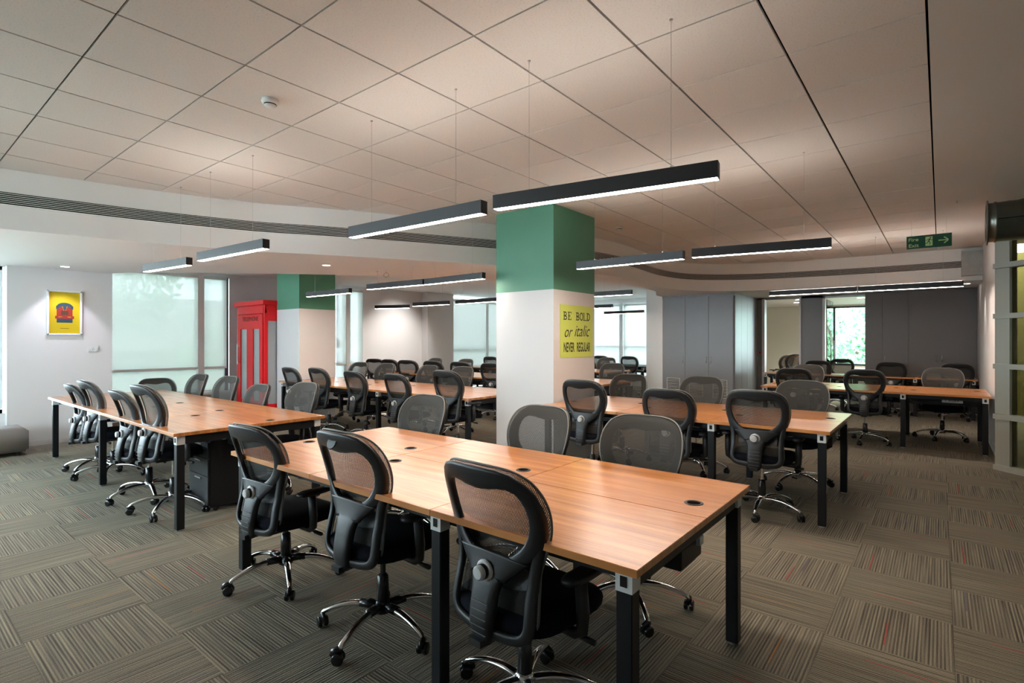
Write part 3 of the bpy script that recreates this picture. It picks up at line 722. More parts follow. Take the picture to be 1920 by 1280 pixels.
def place(x, y, phi, dz, label, group, v=0, base=None, s=1.0, knob=False):
    src = protos[v]
    t = src.copy(); col.objects.link(t); br = R(base if base is not None else random.uniform(0, 72))
    ks = list(kids[v])
    if knob:
        ks = [c for c in kids[1] if c.name.split('.')[0] not in ('round_badge', 'spine')]+[c for c in kids[0] if c.name.split('.')[0] in ('tension_knob', 'spine')]
    for ch in ks:
        c = ch.copy(); col.objects.link(c); c.parent = t; nm = ch.name.split('.')[0]
        if nm in UPPER: c.location.z += dz
        if nm == 'gas_lift': c.location.z += dz
        if nm == 'base_leg': c.rotation_euler.z += br-phi_r(phi)
        for g_ in ch.children:
            d = g_.copy(); col.objects.link(d); d.parent = c
            if nm == 'base_leg' and g_.name.startswith('caster'): d.rotation_euler.z = random.uniform(0, 6.28)
    t.location = (x, y, 0); t.rotation_euler = (0, 0, R(phi)); t.scale = (s, s, s)
    t['label'] = label; t['group'] = group
    return t
def phi_r(p): return R(p)
ga = 'black mesh office chairs'
place(-1.27, 1.65, -4, -.03, 'black mesh chair nearest the camera, silver knob and ribbed spine in full view', ga, 0, 20)
place(-2.17, 1.656, 0, -.01, 'black mesh chair with a round badge and no knob, at the front bench', ga, 1, 52)
place(-3.10, 1.643, 4, -.07, 'black mesh chair with silver knob at the far corner of the front bench', ga, 1, 30, knob=True)
place(-1.33, 2.66, 182, -.03, 'wide grey net chair facing the camera across the front bench, by its free end', ga)
place(-2.07, 2.66, 178, -.03, 'grey net chair facing the camera, just before the white base of the big pillar', ga)
place(-3.20, 2.66, 182, -.03, 'grey net chair across the front bench, beside its far corner', ga)
place(-2.79, 4.77, 0, .02, 'black-framed chair beside the pillar poster, back turned to the camera', ga)
place(-1.91, 4.77, 0, -.02, 'black-framed chair in the middle of the bench that passes the big pillar', ga)
place(-1.17, 4.80, 0, .01, 'black-framed chair with white knob and chrome star base past the big pillar', ga, 0, 40)
place(-3.01, 5.85, 180, -.01, 'grey net chair across the bench, seen just past the lime poster', ga)
place(-2.11, 5.85, 180, .0, 'grey net chair in front of the grey cupboard vents', ga)
place(-1.10, 5.87, 178, .0, 'grey net chair across the bench end, by the dark cupboards', ga, 0, 15)
place(-5.09, 1.70, 2, .05, 'bluish-lit chair at the near corner of the long bench, wheels fully in view', ga, 0, 10)
place(-5.69, 1.70, 0, -.03, 'bluish-lit chair second from the near corner of the long bench', ga)
place(-6.86, 1.72, 2, .0, 'bluish-lit chair third along the long bench by the poster wall', ga)
place(-7.32, 1.70, 0, -.06, 'bluish-lit chair closest to the poster wall', ga)
place(-7.72, 2.67, 182, -.04, 'grey net chair against the window, farthest along the long bench', ga)
place(-6.82, 2.67, 184, -.03, 'grey net chair between the window and the red booth', ga)
place(-6.03, 2.67, 180, -.09, 'grey net chair right in front of the red telephone booth', ga)
place(-5.04, 2.67, 182, -.02, 'grey net chair at the corner of the long bench below the slimmer pillar', ga)
e1 = place(-8.85, 2.78, -95, -.15, 'dark chair with its low back at the window end of the long bench', ga)
for k, x in enumerate([-8.38, -7.55, -6.59, -5.65, -4.69]):
    place(x, 4.72, [0, 2, 0, 0, 0][k], [-.03, -.01, -.03, -.03, .05][k], ['black-framed chair alone at the booth end of the bench behind', 'black-framed chair before the cream face of the slimmer pillar',
        'black-framed chair with a white knob below the narrow far window', 'black-framed chair with a white knob in the middle of the bench behind', 'black-framed tall chair just before the big pillar'][k], ga)
for k, x in enumerate([-8.56, -7.78, -6.65, -5.85]):
    place(x, 5.80, 180+[6, 2, -2, 2][k], 0, ['grey net chair standing against the narrow far window', 'grey net chair next to the narrow far window, before the white wall',
        'grey net chair before the beige pilaster', 'grey net chair across the bench nearest to the big pillar'][k], ga)
for k, (x, y, p, lb) in enumerate([(-10.1, 7.6, 25, 'small far chair at the window end of the third bench row'), (-9.5, 7.6, 10, 'small far chair second from the window in the third bench row'),
    (-8.9, 7.55, 22, 'small far chair third from the window in the third bench row'), (-8.12, 7.6, 12, 'small far chair at the foot of the white wall, middle of the third row'),
    (-7.33, 7.6, 12, 'small far chair in front of the pale corner window'), (-6.48, 7.55, 12, 'small far chair half hidden by the big pillar'),
    (-9.3, 8.4, 180, 'small far net chair across the third row by the pilaster'), (-8.3, 8.4, 180, 'small far net chair across the third row before the corner window'),
    (-4.62, 8.42, 180, 'net chair peeping past the big pillar over the third bench row'),
    (-9.1, 10.55, 5, 'tiny chair beyond the third row, cut off by the big pillar'), (-6.31, 11.3, 184, 'tiny far net chair second row from the end windows'),
    (-6.45, 13.1, 4, 'tiny far chair with open frame against the end windows'), (-7.3, 13.1, 4, 'tiny far chair at the end windows, clipped by the big pillar')]):
    place(x, y, p, 0, lb, ga)
place(-1.72, 8.98, 4, .0, 'dark chair at the inner end of the bench near the right wall, top bar showing', ga)
place(-.83, 8.99, 2, .01, 'dark chair with a white knob and chrome base before the bench along the right wall', ga, 0, 30)
place(-1.76, 10.03, 180, .0, 'grey net chair across the right-hand bench, overlapped by dark chairs', ga)
place(.02, 10.03, 178, .0, 'wide grey net chair before the dark cupboards by the right wall', ga, 0, 20)
place(-1.98, 12.72, 0, .0, 'dark chair before the doorway wall, at the end of the narrow bench', ga)
place(-.74, 12.70, 0, .0, 'dark chair with white knob pulled up to the narrow bench at the cupboards', ga)
place(.26, 12.72, -8, .0, 'dark chair mostly hidden behind the wide net chair by the right wall', ga)
place(-1.72, 13.75, 184, .0, 'dark open-framed chair standing in the glass doorway', ga)
place(-3.28, 15.4, 60, .04, 'olive-lit chair in the meeting room, the lower of two side by side', ga)
place(-3.05, 15.0, 60, .08, 'olive-lit chair in the meeting room, the taller of two side by side', ga)
place(-1.30, 15.2, 90, .06, 'black chair in the meeting room cut by the door edge', ga)
for p in protos:
    for c in list(p.children):
        for g_ in list(c.children): bpy.data.objects.remove(g_)
        bpy.data.objects.remove(c)
    bpy.data.objects.remove(p)

# ---------------------------------------------------------------- pendant lights
hous = {}
def pendant(a, b_, label, ztop=2.27, zc=ZC, wires=(.18, .82), up=True):
    a = Vector((*a, 0)); b_ = Vector((*b_, 0)); c = (a+b_)/2; ang = math.atan2(b_.y-a.y, b_.x-a.x); Ln = (b_-a).length
    t = thing('pendant_light', label, 'lamp', (c.x, c.y, ztop), ang, 'linear pendant lights')
    h = Ln/2
    hm = MB().box(-h, h, -.030, -.026, -.078, 0).box(-h, h, .026, .030, -.078, 0).box(-h, h, -.026, .026, -.004, 0).box(-h, -h+.004, -.026, .026, -.078, -.004).box(h-.004, h, -.026, .026, -.078, -.004)
    hm.obj('housing', 'light_housing', t)
    MB().box(-h+.004, h-.004, -.0255, .0255, -.0785, -.070).obj('diffuser', 'strip_glow', t)
    if up and zc == ZC: MB().box(-h+.02, h-.02, -.018, .018, .0, .0015).obj('added_ceiling_fill', 'ceiling_fill_glow', t)  # added glowing strip that lifts the ceiling brightness
    for w in wires:
        x = -h+Ln*w
        wr = MB().cyl((x, 0, .012), (x, 0, zc-ztop), .0012, n=6).cyl((x, 0, 0), (x, 0, .014), .006, n=10).cyl((x, 0, zc-ztop-.008), (x, 0, zc-ztop), .008, n=10)
        wr.obj('suspension_wire', 'silver', t)
    return t
def cable(pts, parent=None): pass
pendant((-1.987, 2.306), (-.798, 2.511), 'largest linear pendant lamp, closest to the camera in front of the pillar top')
pendant((-3.347, 2.275), (-2.10, 2.335), 'linear pendant lamp just before the largest one, ending at the green pillar')
pendant((-5.43, 2.035), (-4.272, 2.097), 'linear pendant lamp over the long bench, second from the poster wall')
pendant((-6.75, 1.983), (-5.80, 2.076), 'linear pendant lamp over the long bench, nearest the poster wall', zc=ZC, up=False)
pendant((-2.967, 4.766), (-1.834, 4.78), 'linear pendant lamp crossing the side face of the big pillar')
pendant((-1.746, 4.753), (-.683, 4.94), 'linear pendant lamp over the free end of the bench past the pillar')
pendant((-2.223, 9.604), (-.99, 9.6), 'linear pendant lamp over the bench by the right wall, at the doorway side')
pendant((-.975, 9.6), (.249, 9.586), 'linear pendant lamp closest to the right wall, touching its twin end to end')
pendant((-8.414, 4.849), (-7.212, 4.879), 'linear pendant lamp crossing the slimmer green-topped pillar', zc=ZO)
pendant((-6.535, 4.719), (-5.387, 4.785), 'linear pendant lamp with a curled wire in the middle of the second row', zc=ZS)
pendant((-5.371, 4.798), (-4.30, 4.775), 'linear pendant lamp running into the near edge of the big pillar', zc=ZC, up=False)
pendant((-10.271, 7.62), (-9.45, 7.95), 'small dim pendant lamp in front of the white wall', zc=ZO)
pendant((-8.895, 7.60), (-7.902, 7.70), 'small pendant lamp crossing the beige pilaster', zc=ZO)
pendant((-7.688, 7.70), (-6.60, 7.68), 'small pendant lamp over the pale corner window', zc=ZO)
pendant((-4.95, 7.86), (-3.888, 7.90), 'pendant lamp sticking out behind the lime poster side of the pillar', zc=ZC, wires=(.8,), up=False)
pendant((-7.391, 13.303), (-6.19, 13.276), 'tiny pendant lamp across the far end window', zc=ZO)
pendant((-6.9, 10.7), (-5.75, 10.72), 'tiny pendant lamp mostly behind the lime poster side of the pillar', zc=ZO)

# curled spare wire above the second row
ck = MB().tube([(-6.15+.06*math.cos(a), 4.75, 2.38+.03*math.sin(a)) for a in [i*PI/8 for i in range(17)]], .0025, 6)
ck.tube([(-6.15, 4.75, 2.41), (-6.16, 4.75, 2.45)], .002, 6)
ck.obj('spare_cable', 'trim_grey', label='small loop of spare cable under the soffit above the second row of lamps', cat='cable')

# smoke detectors, downlights
def detector(x, y, z, label):
    t = thing('smoke_detector', label, 'detector', (x, y, z), group='ceiling smoke detectors')
    MB().lathe([(0, .052), (.012, .054), (.026, .048), (.030, .040)], (0, 0, 0), (0, 0, -1), 28, 0).obj('base', 'white_plastic', t)
    MB().lathe([(.028, .037), (.040, .036), (.048, .028), (.050, .01)], (0, 0, 0), (0, 0, -1), 24, 0).obj('sensor_cap', 'white_plastic', t)
    MB().lathe([(.029, .0375), (.036, .0375)], (0, 0, 0), (0, 0, -1), 24, 0, False).obj('dark_slot', 'void', t)
detector(-3.36, 1.676, ZC, 'round white smoke detector on the tiled ceiling above the long bench')
detector(-3.40, 6.53, ZC, 'round smoke detector on the tiled ceiling just behind the big pillar')
detector(-2.43, 11.95, ZS, 'dark-looking smoke detector under the soffit by the meeting room doorway')
def downlight(x, y, z, label, r_=.05, glow=True):
    t = thing('downlight', label, 'downlight', (x, y, z), group='recessed downlights')
    MB().lathe([(0, r_+.012), (.004, r_+.010), (.004, r_)], (0, 0, 0), (0, 0, -1), 24, 0, False).obj('ring', 'white_plastic', t)
    MB().lathe([(.0015, r_), (.002, .001)], (0, 0, 0), (0, 0, -1), 24, 0, False, False).obj('lens', 'downlight_glow' if glow else 'silver_plastic', t)
downlight(-6.37, 3.94, ZS, 'small lit downlight in the soffit before the slimmer green pillar')
downlight(-9.25, 1.78, ZS, 'downlight in the soffit washing the framed yellow poster')
downlight(.36, 12.3, ZS, 'downlight under the soffit washing the right wall')
downlight(-4.7, 9.6, ZO, 'unlit downlight high behind the curved bulkhead', .04, False)
downlight(-2.7, 14.6, 2.46, 'meeting room downlight seen through the first doorway', .09)
downlight(-2.95, 15.7, 2.46, 'meeting room downlight deeper through the first doorway', .09)
downlight(-1.45, 14.9, 2.46, 'meeting room downlight nearest the glass door', .09)
downlight(-1.25, 15.7, 2.46, 'meeting room downlight beyond the glass door, middle one', .09)
downlight(-1.1, 16.5, 2.46, 'meeting room downlight beyond the glass door, closest to its window', .09)
spot('poster_spot', (-9.28, 1.80, 2.44), (-9.60, 1.82, 1.3), 14, 74, (.88, .84, 1), .5)
spot('wall_spot', (.36, 11.0, 2.40), (.52, 11.0, .8), 10, 60, (1, .9, .78), .9)
spot('white_wall_spot', (-9.7, 9.0, 2.75), (-11.3, 9.0, 1.3), 60, 75, (1, .97, .93), 1)
for x, y in ((-2.7, 14.8), (-1.2, 15.6), (.8, 15.5)): spot('meeting_spot', (x, y, 2.43), (x, y, 0), 55, 150, (1, .92, .78), 1)

# ---------------------------------------------------------------- fire exit sign
sg = thing('exit_sign', 'green hanging fire exit sign with running figure and arrow', 'sign', (-.115, 8.52, 2.70))
B(-.225, .225, -.004, .004, -.082, .082).obj('panel', 'sign_green', sg)
MF = lambda x, z: Matrix.Translation((x, -.0045, z)) @ Matrix.Rotation(PI/2, 4, 'X')
text_obj('lettering', 'Fire', .062, 'sign_ink', sg, MF(-.155, .033), sx=1.1, offset=.0008)
text_obj('lettering', 'Exit', .062, 'sign_ink', sg, MF(-.153, -.042), sx=1.1, offset=.0008)
pc = MB().box(-.033, .038, -.0052, -.0042, -.058, .058, 0)
man = MB()
def fb2(mb, a, b_, w, y=-.0062): mb.bar((a[0], y, a[1]), (b_[0], y, b_[1]), w, .001, 0, up=(0, 1, 0))
pc.obj('pictogram_field', 'sign_ink', sg)
man.lathe([(0, .0075), (.0012, .0075)], (.018, -.0055, .043), (0, -1, 0), 16)
for a, b_, w in [((.012, .033), (-.002, -.002), .012), ((.010, .030), (-.014, .022), .006), ((-.014, .022), (-.022, .006), .006), ((.012, .028), (.026, .012), .006), ((.026, .012), (.038, .016), .006),
                 ((-.001, 0), (.014, -.018), .008), ((.014, -.018), (.010, -.044), .007), ((-.003, 0), (-.014, -.022), .008), ((-.014, -.022), (-.040, -.030), .007)]: fb2(man, a, b_, w)
man.obj('running_figure', 'sign_green', sg)
ar = MB()
for a, b_, w in [((.095, 0), (.190, 0), .013), ((.192, .002), (.150, .038), .013), ((.192, -.002), (.150, -.038), .013)]: fb2(ar, a, b_, w, -.005)
ar.obj('arrow', 'sign_ink', sg)
for x in (-.175, .175): MB().cyl((x, 0, .08), (x, 0, ZC-2.70), .0012, n=6).cyl((x, 0, .078), (x, 0, .092), .006, n=8).obj('hanging_wire', 'silver', sg)
MB().cyl((.14, 7.66, ZC-.03), (.14, 7.66, ZC), .006, n=8).obj('ceiling_hook', 'silver', label='tiny metal hook in the plain ceiling above the exit sign', cat='hook')

# ---------------------------------------------------------------- duct and metal box
du = thing('air_duct', 'big round metal duct with a mesh end, above the glass partition', 'duct', (.37, 7.30, 2.65))
MB().lathe([(0, .198), (.05, .198), (.055, .206), (.07, .206), (.075, .198), (3.0, .198)], (0, 0, 0), (1, 0, 0), 40, 0, False).obj('pipe', 'duct_metal', du)
MB().lathe([(-.004, .226), (.006, .226), (.006, .19), (-.004, .19), (-.004, .226)], (0, 0, 0), (1, 0, 0), 40, 0, False).obj('flange', 'duct_metal', du)
mg = MB()
for k in range(-9, 10):
    h = math.sqrt(max(0, .19**2-(k*.02)**2)); mg.box(.0, .003, k*.02-.003, k*.02+.003, -h, h); mg.box(.003, .006, -h, h, k*.02-.003, k*.02+.003)
mg.obj('mesh_end', 'duct_metal', du)
MB().box(.07, 3.0, -.2005, -.1975, -.004, .004).obj('seam', 'void', du)
bx = thing('metal_box', 'square grey metal duct box at the end of the air grille by the right wall', 'box', (.40, 11.62, 2.72))
B(-.12, .137, -.13, .03, -.20, .20).obj('casing', 'box_metal', bx)
MB().box(-.128, -.112, -.138, .03, -.208, .208).obj('lip', 'box_metal', bx)
# ---------------------------------------------------------------- cupboards
def handle(parent, x, y, z, ax='y'):
    pts = [(0, 0, -.06), (0, -.022, -.045), (0, -.030, 0), (0, -.022, .045), (0, 0, .06)]
    if ax == 'x': pts = [(p[1]*-1, 0, p[2]) for p in pts]
    MB().tube([(x+p[0], y+p[1], z+p[2]) for p in smooth_tab(pts, 3)], .006, 8, flat=.8).obj('handle', 'silver', parent)
cb = thing('tall_cupboard', 'bluish grey tall built-in cupboard with vented doors, right of the pillar poster', 'cupboard', (-4.92, 11.56, 0), group='tall cupboards')
B(0, 1.545, .02, 1.86, 0, 2.445).obj('carcass', 'cabinet_grey', cb)
MB().box(-.01, 1.555, -.012, .02, 2.40, 2.448).obj('top_rail', 'cabinet_grey', cb)
for k in range(3):
    x0 = .004+k*.512; d = MB().box(x0, x0+.508, 0, .018, .06, 2.395).obj('door', 'cabinet_grey', cb, bevel=.002)
    handle(d, x0+(.46 if k in (0, 1) else .05), 0, 1.03)
    MB().lathe([(0, .006), (.003, .006)], (x0+(.46 if k in (0, 1) else .05), 0, .90), (0, -1, 0), 10).obj('lock', 'silver', d)
    vt = MB().box(x0+.09, x0+.39, -.006, 0, .22, .232).box(x0+.09, x0+.39, -.006, 0, .60, .612).box(x0+.09, x0+.10, -.006, 0, .232, .60).box(x0+.38, x0+.39, -.006, 0, .232, .60)
    vt.add([(x0+.1, -.0005, .232), (x0+.38, -.0005, .232), (x0+.38, -.0005, .60), (x0+.1, -.0005, .60)], [(0, 1, 2, 3)], 1)
    for q in range(11): vt.box(x0+.10, x0+.38, -.008, -.001, .25+q*.032, .264+q*.032)
    vt.obj('louvre_vent', ['white_plastic', 'void'], d)
for k in range(4):
    y0 = .06+k*.45; d = MB().box(1.545, 1.562, y0, y0+.446, .06, 2.395).obj('side_door', 'cabinet_grey', cb, bevel=.002)
    if k == 3: handle(d, 1.562, y0+.33, 1.03, 'x')
cb2 = thing('wall_cupboard', 'dark taupe wall of tall cupboards behind the narrow bench at the right wall', 'cupboard', (-1.22, 13.2, 0), group='tall cupboards')
B(0, 1.755, .02, .24, 0, 2.445).obj('carcass', 'cabinet_taupe', cb2)
for k, (x0, x1) in enumerate([(.30, .72), (.724, 1.20), (1.204, 1.70)]):
    d = B(x0, x1, 0, .018, .78, 2.42).obj('door', 'cabinet_taupe', cb2, bevel=.002); handle(d, x1-.04 if k == 1 else x0+.04, 0, 1.10)
B(0, .296, 0, .018, .05, 2.42).obj('filler_panel', 'cabinet_taupe', cb2)
B(.30, 1.70, 0, .018, .05, .775).obj('lower_panel', 'cabinet_taupe', cb2)
# glass door and door frames to the meeting room
dr = struct('door_1', MB().box(-2.02, -1.97, 13.36, 13.54, 0, 2.42).box(-2.02, -1.22, 13.36, 13.54, 2.38, 2.42), 'frame_white')
g1 = MB().box(-1.965, -1.955, 13.54, 14.40, .02, 2.36).obj('glass_leaf', 'glass_green', dr)
for x in (-1.995, -1.925): MB().cyl((x, 14.28, .80), (x, 14.28, 1.45), .011, n=10).cyl((-1.96, 14.28, .92), (x, 14.28, .92), .007, n=8).cyl((-1.96, 14.28, 1.33), (x, 14.28, 1.33), .007, n=8).obj('pull_handle', 'silver', dr)
struct('door_2', MB().box(-3.26, -3.20, 13.36, 13.54, 0, 2.42).box(-2.48, -2.44, 13.36, 13.54, 0, 2.42), 'frame_white')
# small red call point on the frame
MB().lathe([(0, .022), (.02, .020)], (-3.31, 13.4, 1.17), (0, -1, 0), 16).obj('red_button', 'booth_red', label='small red round button on the frame between cupboard and doorway', cat='button')
# meeting room table, folders
mt = thing('meeting_table', 'orange wood meeting table glimpsed through the first doorway', 'table', (-2.6, 15.3, 0), group='meeting room tables')
B(-.55, .4, -.4, .5, .72, .75).obj('tabletop', 'laminate', mt)
for x in (-.48, .33):
    for y in (-.33, .43): B(x-.025, x+.025, y-.025, y+.025, 0, .72).obj('leg', 'powder_black', mt)
mt2 = thing('meeting_table', 'pale table seen through the glass door in front of the green window', 'table', (-1.0, 16.0, 0), group='meeting room tables')
B(-.75, .8, -.35, .35, .72, .75).obj('tabletop', 'cream', mt2)
for x in (-.68, .73):
    for y in (-.28, .28): B(x-.025, x+.025, y-.025, y+.025, 0, .72).obj('leg', 'powder_black', mt2)
for k in range(3):
    B(-.02, .02, -.12, .12, 0, .20+.02*(k % 2)).obj('folder', 'folder', loc=(-1.05+k*.055, 15.9, .7505), label=['yellow-brown folder on the far pale table, closest to the door edge', 'yellow-brown folder on the far pale table, the taller middle one', 'yellow-brown folder on the far pale table, farthest from the door'][k], cat='folder', group='folders on the far table')

# ---------------------------------------------------------------- glass partition
gpn = struct('wall_glass_partition', MB().box(0, .16, -.03, .05, 0, 2.99), 'partition_paint', loc=(.50, 8.12, 0))
gpn.rotation_euler = (0, 0, R(-45))
for z in (.02, .59, 1.15, 1.71, 2.27, 2.85):
    MB().box(.03, 4.3, -.09, .05, z-.02, z+.035).obj('transom', 'partition_paint', gpn)
for x in (1.6, 3.1): MB().box(x, x+.06, -.03, .05, 0, 2.99).obj('mullion', 'partition_paint', gpn)
MB().box(.16, 4.2, .0, .008, .04, 2.98).obj('pane', 'glass_tea', gpn)
bn_ = thing('waste_bin', 'dark bin lined with a black bag behind the glass partition', 'bin', (1.02, 8.1, 0))
MB().lathe([(0, .11), (.02, .13), (.30, .17)], (0, 0, 0), (0, 0, 1), 24).obj('bin_body', 'black_plastic', bn_)
MB().lathe([(.22, .168), (.25, .185), (.31, .19), (.325, .178), (.30, .16), (.2, .14)], (0, 0, 0), (0, 0, 1), 20, 0, False).obj('bin_bag', 'bin_bag', bn_)
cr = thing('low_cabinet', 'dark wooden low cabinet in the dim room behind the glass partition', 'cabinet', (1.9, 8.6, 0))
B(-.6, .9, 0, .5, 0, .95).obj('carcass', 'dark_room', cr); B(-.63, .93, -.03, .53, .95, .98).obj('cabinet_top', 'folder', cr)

# ---------------------------------------------------------------- telephone booth
tb = thing('telephone_booth', 'bright red indoor telephone booth with glazed panels', 'booth', (-9.83, 4.80, 0))
W_, D_, H_ = 1.15, .85, 2.12
f = MB().box(-W_, -W_+.06, 0, .06, 0, H_).box(-.06, 0, 0, .06, 0, H_).box(-W_, -W_+.06, D_-.06, D_, 0, H_).box(-.06, 0, D_-.06, D_, 0, H_)
f.box(-W_, 0, 0, .06, H_-.16, H_).box(-.06, 0, 0, D_, H_-.30, H_).box(-W_, -W_+.05, 0, D_, H_-.16, H_).box(-.06, 0, 0, D_, 0, .25).box(-W_, -W_+.05, 0, D_, 0, .25)
f.obj('frame', 'booth_red', tb, bevel=.004)
B(-W_-.05, .04, -.05, D_, H_, H_+.085).obj('cornice', 'booth_red', tb, bevel=.004)
B(-W_+.02, -.02, D_-.03, D_-.01, .02, H_).obj('back_wall', 'booth_dark', tb)
B(-W_, 0, .06, D_, 0, .03).obj('booth_floor', 'booth_dark', tb)
dd = MB().box(-1.085, -.965, -.015, .03, .03, H_-.17).box(-.70, -.44, -.015, .03, .30, H_-.45).box(-.19, -.065, -.015, .03, .03, H_-.17)
dd.box(-.965, -.19, -.015, .03, H_-.45, H_-.17).box(-.965, -.19, -.015, .03, .03, .30)
door = dd.obj('door', 'booth_red', tb)
for a, b_ in ((-.965, -.70), (-.44, -.19)): B(a, b_, .005, .012, .30, H_-.45).obj('glass_pane', 'booth_glass', door)
for y in (-.06, .07): MB().cyl((-1.0, y, .98), (-1.0, y, 1.38), .012, n=10).cyl((-1.0, 0, 1.03), (-1.0, y, 1.03), .008, n=8).cyl((-1.0, 0, 1.33), (-1.0, y, 1.33), .008, n=8).obj('pull_handle', 'silver', door)
B(-.05, -.02, .06, D_-.06, .25, H_-.30).obj('side_glass', 'booth_glass', tb)
text_obj('lettering', 'TELEPHONE', .115, 'ink', tb, Matrix.Translation((-.55, -.016, H_-.26)) @ Matrix.Rotation(PI/2, 4, 'X'), offset=.0008, sx=1.05)

# ---------------------------------------------------------------- poster on the pillar
PXF = -3.398
ps = thing('wall_poster', 'lime green poster with black lettering on the side of the big pillar', 'poster', (PXF, 5.445, 1.555))
B(0, .0025, -.365, .365, -.31, .31).obj('sheet', 'lime', ps)
def MP(y, z): return Matrix.Translation((.0028, y, z)) @ Matrix.Rotation(PI/2, 4, 'Z') @ Matrix.Rotation(PI/2, 4, 'X')
# slab-serif BE BOLD from strokes
def letters(word, x, w, gap, hgt, st):
    mb = MB()
    def bx_(a, b_, c, d): mb.box(.0026, .0036, min(a, b_), max(a, b_), min(c, d), max(c, d))
    def serif(cx_, z): bx_(cx_-.013, cx_+.016, z, z+.008 if z < 0 else z-.008)
    for ch in word:
        if ch == ' ': x += w*.8; continue
        z0, z1 = -hgt/2, hgt/2
        if ch in 'BELD':
            bx_(x+.006, x+.006+st, z0, z1); bx_(x-.008, x+.022, z0, z0+.008)
            if ch != 'X': bx_(x-.008, x+.022, z1-.008, z1)
        if ch == 'E':
            for z in (z0, -.004, z1-.009): bx_(x, x+w*(.92 if z != -.004 else .6), z, z+.009)
            bx_(x+w*.86, x+w*.93, z0, z0+.03); bx_(x+w*.86, x+w*.93, z1-.028, z1); bx_(x+w*.52, x+w*.58, -.018, .018)
        if ch == 'L': bx_(x, x+w*.92, z0, z0+.009); bx_(x+w*.86, x+w*.94, z0, z0+.03)
        def arc(cx_, cz, rx, rz, a0, a1, n_=14):
            for k in range(n_):
                t0, t1 = a0+(a1-a0)*k/n_, a0+(a1-a0)*(k+1)/n_
                mb.bar((.0031, cx_+rx*math.cos(t0), cz+rz*math.sin(t0)), (.0031, cx_+rx*math.cos(t1), cz+rz*math.sin(t1)), .001, st*.9, up=(0, -math.sin(t0), math.cos(t0)) if abs(math.cos(t0)) > .3 else (0, math.cos(t0), math.sin(t0)))
        if ch == 'O': arc(x+w*.48, 0, w*.42, hgt/2-.005, 0, 2*PI, 22)
        if ch == 'D':
            arc(x+w*.3, 0, w*.58, hgt/2-.005, -PI/2, PI/2); 
        if ch == 'B':
            arc(x+w*.35, hgt*.25-.002, w*.42, hgt*.25-.003, -PI/2, PI/2, 10); arc(x+w*.35, -hgt*.25, w*.52, hgt*.25-.004, -PI/2, PI/2, 10)
            for z in (z0, -.004, z1-.009): bx_(x, x+w*.4, z, z+.008)
        x += w+gap
    return mb
letters('BE', -.295, .076, .020, .095, .015).obj('slab_lettering', 'ink', ps, (0, 0, .180))
letters('BOLD', -.022, .076, .006, .095, .015).obj('slab_lettering', 'ink', ps, (0, 0, .180))
text_obj('italic_lettering', 'or', .19, 'ink', ps, MP(-.21, -.012), shear=.42, offset=-.0005, sx=.90)
text_obj('italic_lettering', 'italic', .20, 'ink', ps, MP(.10, .0), shear=.42, offset=-.0005, sx=.92)
text_obj('bold_lettering', 'NEVER', .155, 'ink', ps, MP(-.18, -.195), offset=.0032, sx=.50)
text_obj('bold_lettering', 'REGULAR', .155, 'ink', ps, MP(.145, -.195), offset=.0032, sx=.46)

# ---------------------------------------------------------------- framed poster, socket, ottoman, pedestal
fp = thing('framed_poster', 'yellow framed poster of a red and blue train front on the pale wall', 'poster', (-9.70, 1.86, 1.84))
hw, hh = .195, .315
MB().box(0, .03, -hw, hw, hh-.022, hh).box(0, .03, -hw, hw, -hh, -hh+.022).box(0, .03, -hw, -hw+.022, -hh, hh).box(0, .03, hw-.022, hw, -hh, hh).obj('frame', 'frame_white', fp, bevel=.002)
B(0, .008, -hw+.02, hw-.02, -hh+.02, hh-.02).obj('print', 'poster_yellow', fp)
def flat(pts, x, mat, nm):
    mb = MB(); n_ = len(pts); mb.add([(x, y, z) for y, z in pts]+[(x+.0006, y, z) for y, z in pts], [tuple(range(n_)), tuple(range(2*n_-1, n_-1, -1))]+[(i, (i+1) % n_, n_+(i+1) % n_, n_+i) for i in range(n_)])
    return mb.obj(nm, mat, fp)
flat([(-.088, .10), (-.088, -.07), (.088, -.07), (.088, .10)], .0082, 'train_red', 'train_body')
flat([(.088*math.cos(a), .085+.058*math.sin(a)) for a in [PI*k/12 for k in range(13)]], .0090, 'train_blue', 'train_roof')
flat([(-.088, -.14), (-.088, -.085), (.088, -.085), (.088, -.14)], .0084, 'train_blue', 'train_buffer')
flat([(-.105, -.085), (-.105, -.045), (.105, -.045), (.105, -.085)], .0098, 'train_red', 'train_bumper')
for s_ in (-1, 1):
    flat([(s_*.062, .06), (s_*.062, .095), (s_*.095, .095), (s_*.095, .05)], .0104, 'train_blue', 'train_window')
    flat([(s_*.03, -.062), (s_*.03, -.055), (s_*.07, -.055), (s_*.07, -.062)], .0112, 'poster_yellow', 'train_stripe')
    flat([(s_*.012, .03), (s_*.030, .092), (s_*.026, .094), (s_*.008, .03)], .0118, 'poster_yellow', 'train_stripe')
flat([(-.04, -.03), (-.04, .03), (.04, .03), (.04, -.03)], .0110, 'train_brown', 'train_grille')
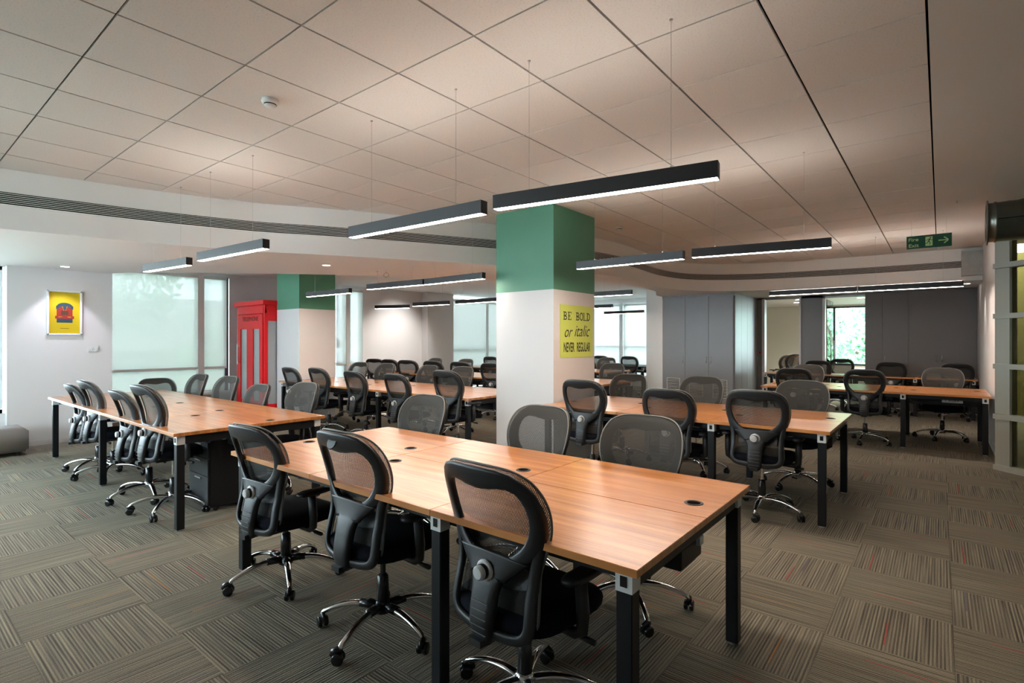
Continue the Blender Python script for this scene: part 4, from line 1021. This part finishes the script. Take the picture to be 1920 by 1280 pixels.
flat([(.02*math.cos(a), .065+.02*math.sin(a)) for a in [2*PI*k/14 for k in range(14)]], .0124, 'train_blue', 'train_lamp')
flat([(-.05, -.225), (-.05, -.219), (.05, -.219), (.05, -.225)], .0090, 'train_brown', 'small_caption')
MB().add([(.023, -hw+.021, -hh+.021), (.023, hw-.021, -hh+.021), (.023, hw-.021, hh-.021), (.023, -hw+.021, hh-.021)], [(0, 1, 2, 3)]).obj('glazing', 'glass', fp)
sk = thing('wall_socket', 'white wall socket and switch plate low beside the framed poster', 'socket', (-9.70, 2.19, 1.325))
B(0, .012, -.062, .062, -.038, .038).obj('plate', 'white_plastic', sk, bevel=.002)
q = MB()
for y, z in ((-.012, -.010), (.006, -.010), (-.003, .010)): q.lathe([(0, .0045), (.001, .0045)], (.012, y, z), (1, 0, 0), 8)
q.obj('socket_holes', 'void', sk); B(.012, .017, .028, .050, -.018, .018).obj('rocker', 'white_plastic', sk, bevel=.001)
ot = thing('ottoman', 'low light grey upholstered bench at the foot of the pale wall', 'ottoman', (-9.15, .75, 0))
def rbox(x0, x1, y0, y1, z0, z1, b_, name, mat, parent, **k):
    o = B(x0, x1, y0, y1, z0, z1).obj(name, mat, parent, bevel=b_, **k)
    for p_ in o.data.polygons: p_.use_smooth = True
    return o
rbox(-.42, .20, -.72, .62, .05, .33, .025, 'cushion', 'ottoman', ot)
for x in (-.34, .12):
    for y in (-.62, .52): MB().cyl((x, y, 0), (x, y, .05), .03, n=14).obj('foot', 'black_gloss', ot)
pd = thing('pedestal', 'black drawer pedestal under the near end of the long bench', 'pedestal', (-4.95, 2.1, 0))
B(-.2, .2, -.24, .24, .04, .60).obj('carcass', 'powder_black', pd, bevel=.003)
for z0, z1 in ((.06, .30), (.305, .45), (.455, .59)):
    d = B(-.195, .195, -.258, -.24, z0, z1).obj('drawer', 'powder_black', pd, bevel=.002)
    B(-.06, .06, -.266, -.258, z1-.03, z1-.02).obj('handle', 'silver', d)
for x in (-.15, .15):
    for y in (-.18, .18): MB().cyl((x-.01, y, .02), (x+.01, y, .02), .02, n=12).obj('caster', 'black_gloss', pd)
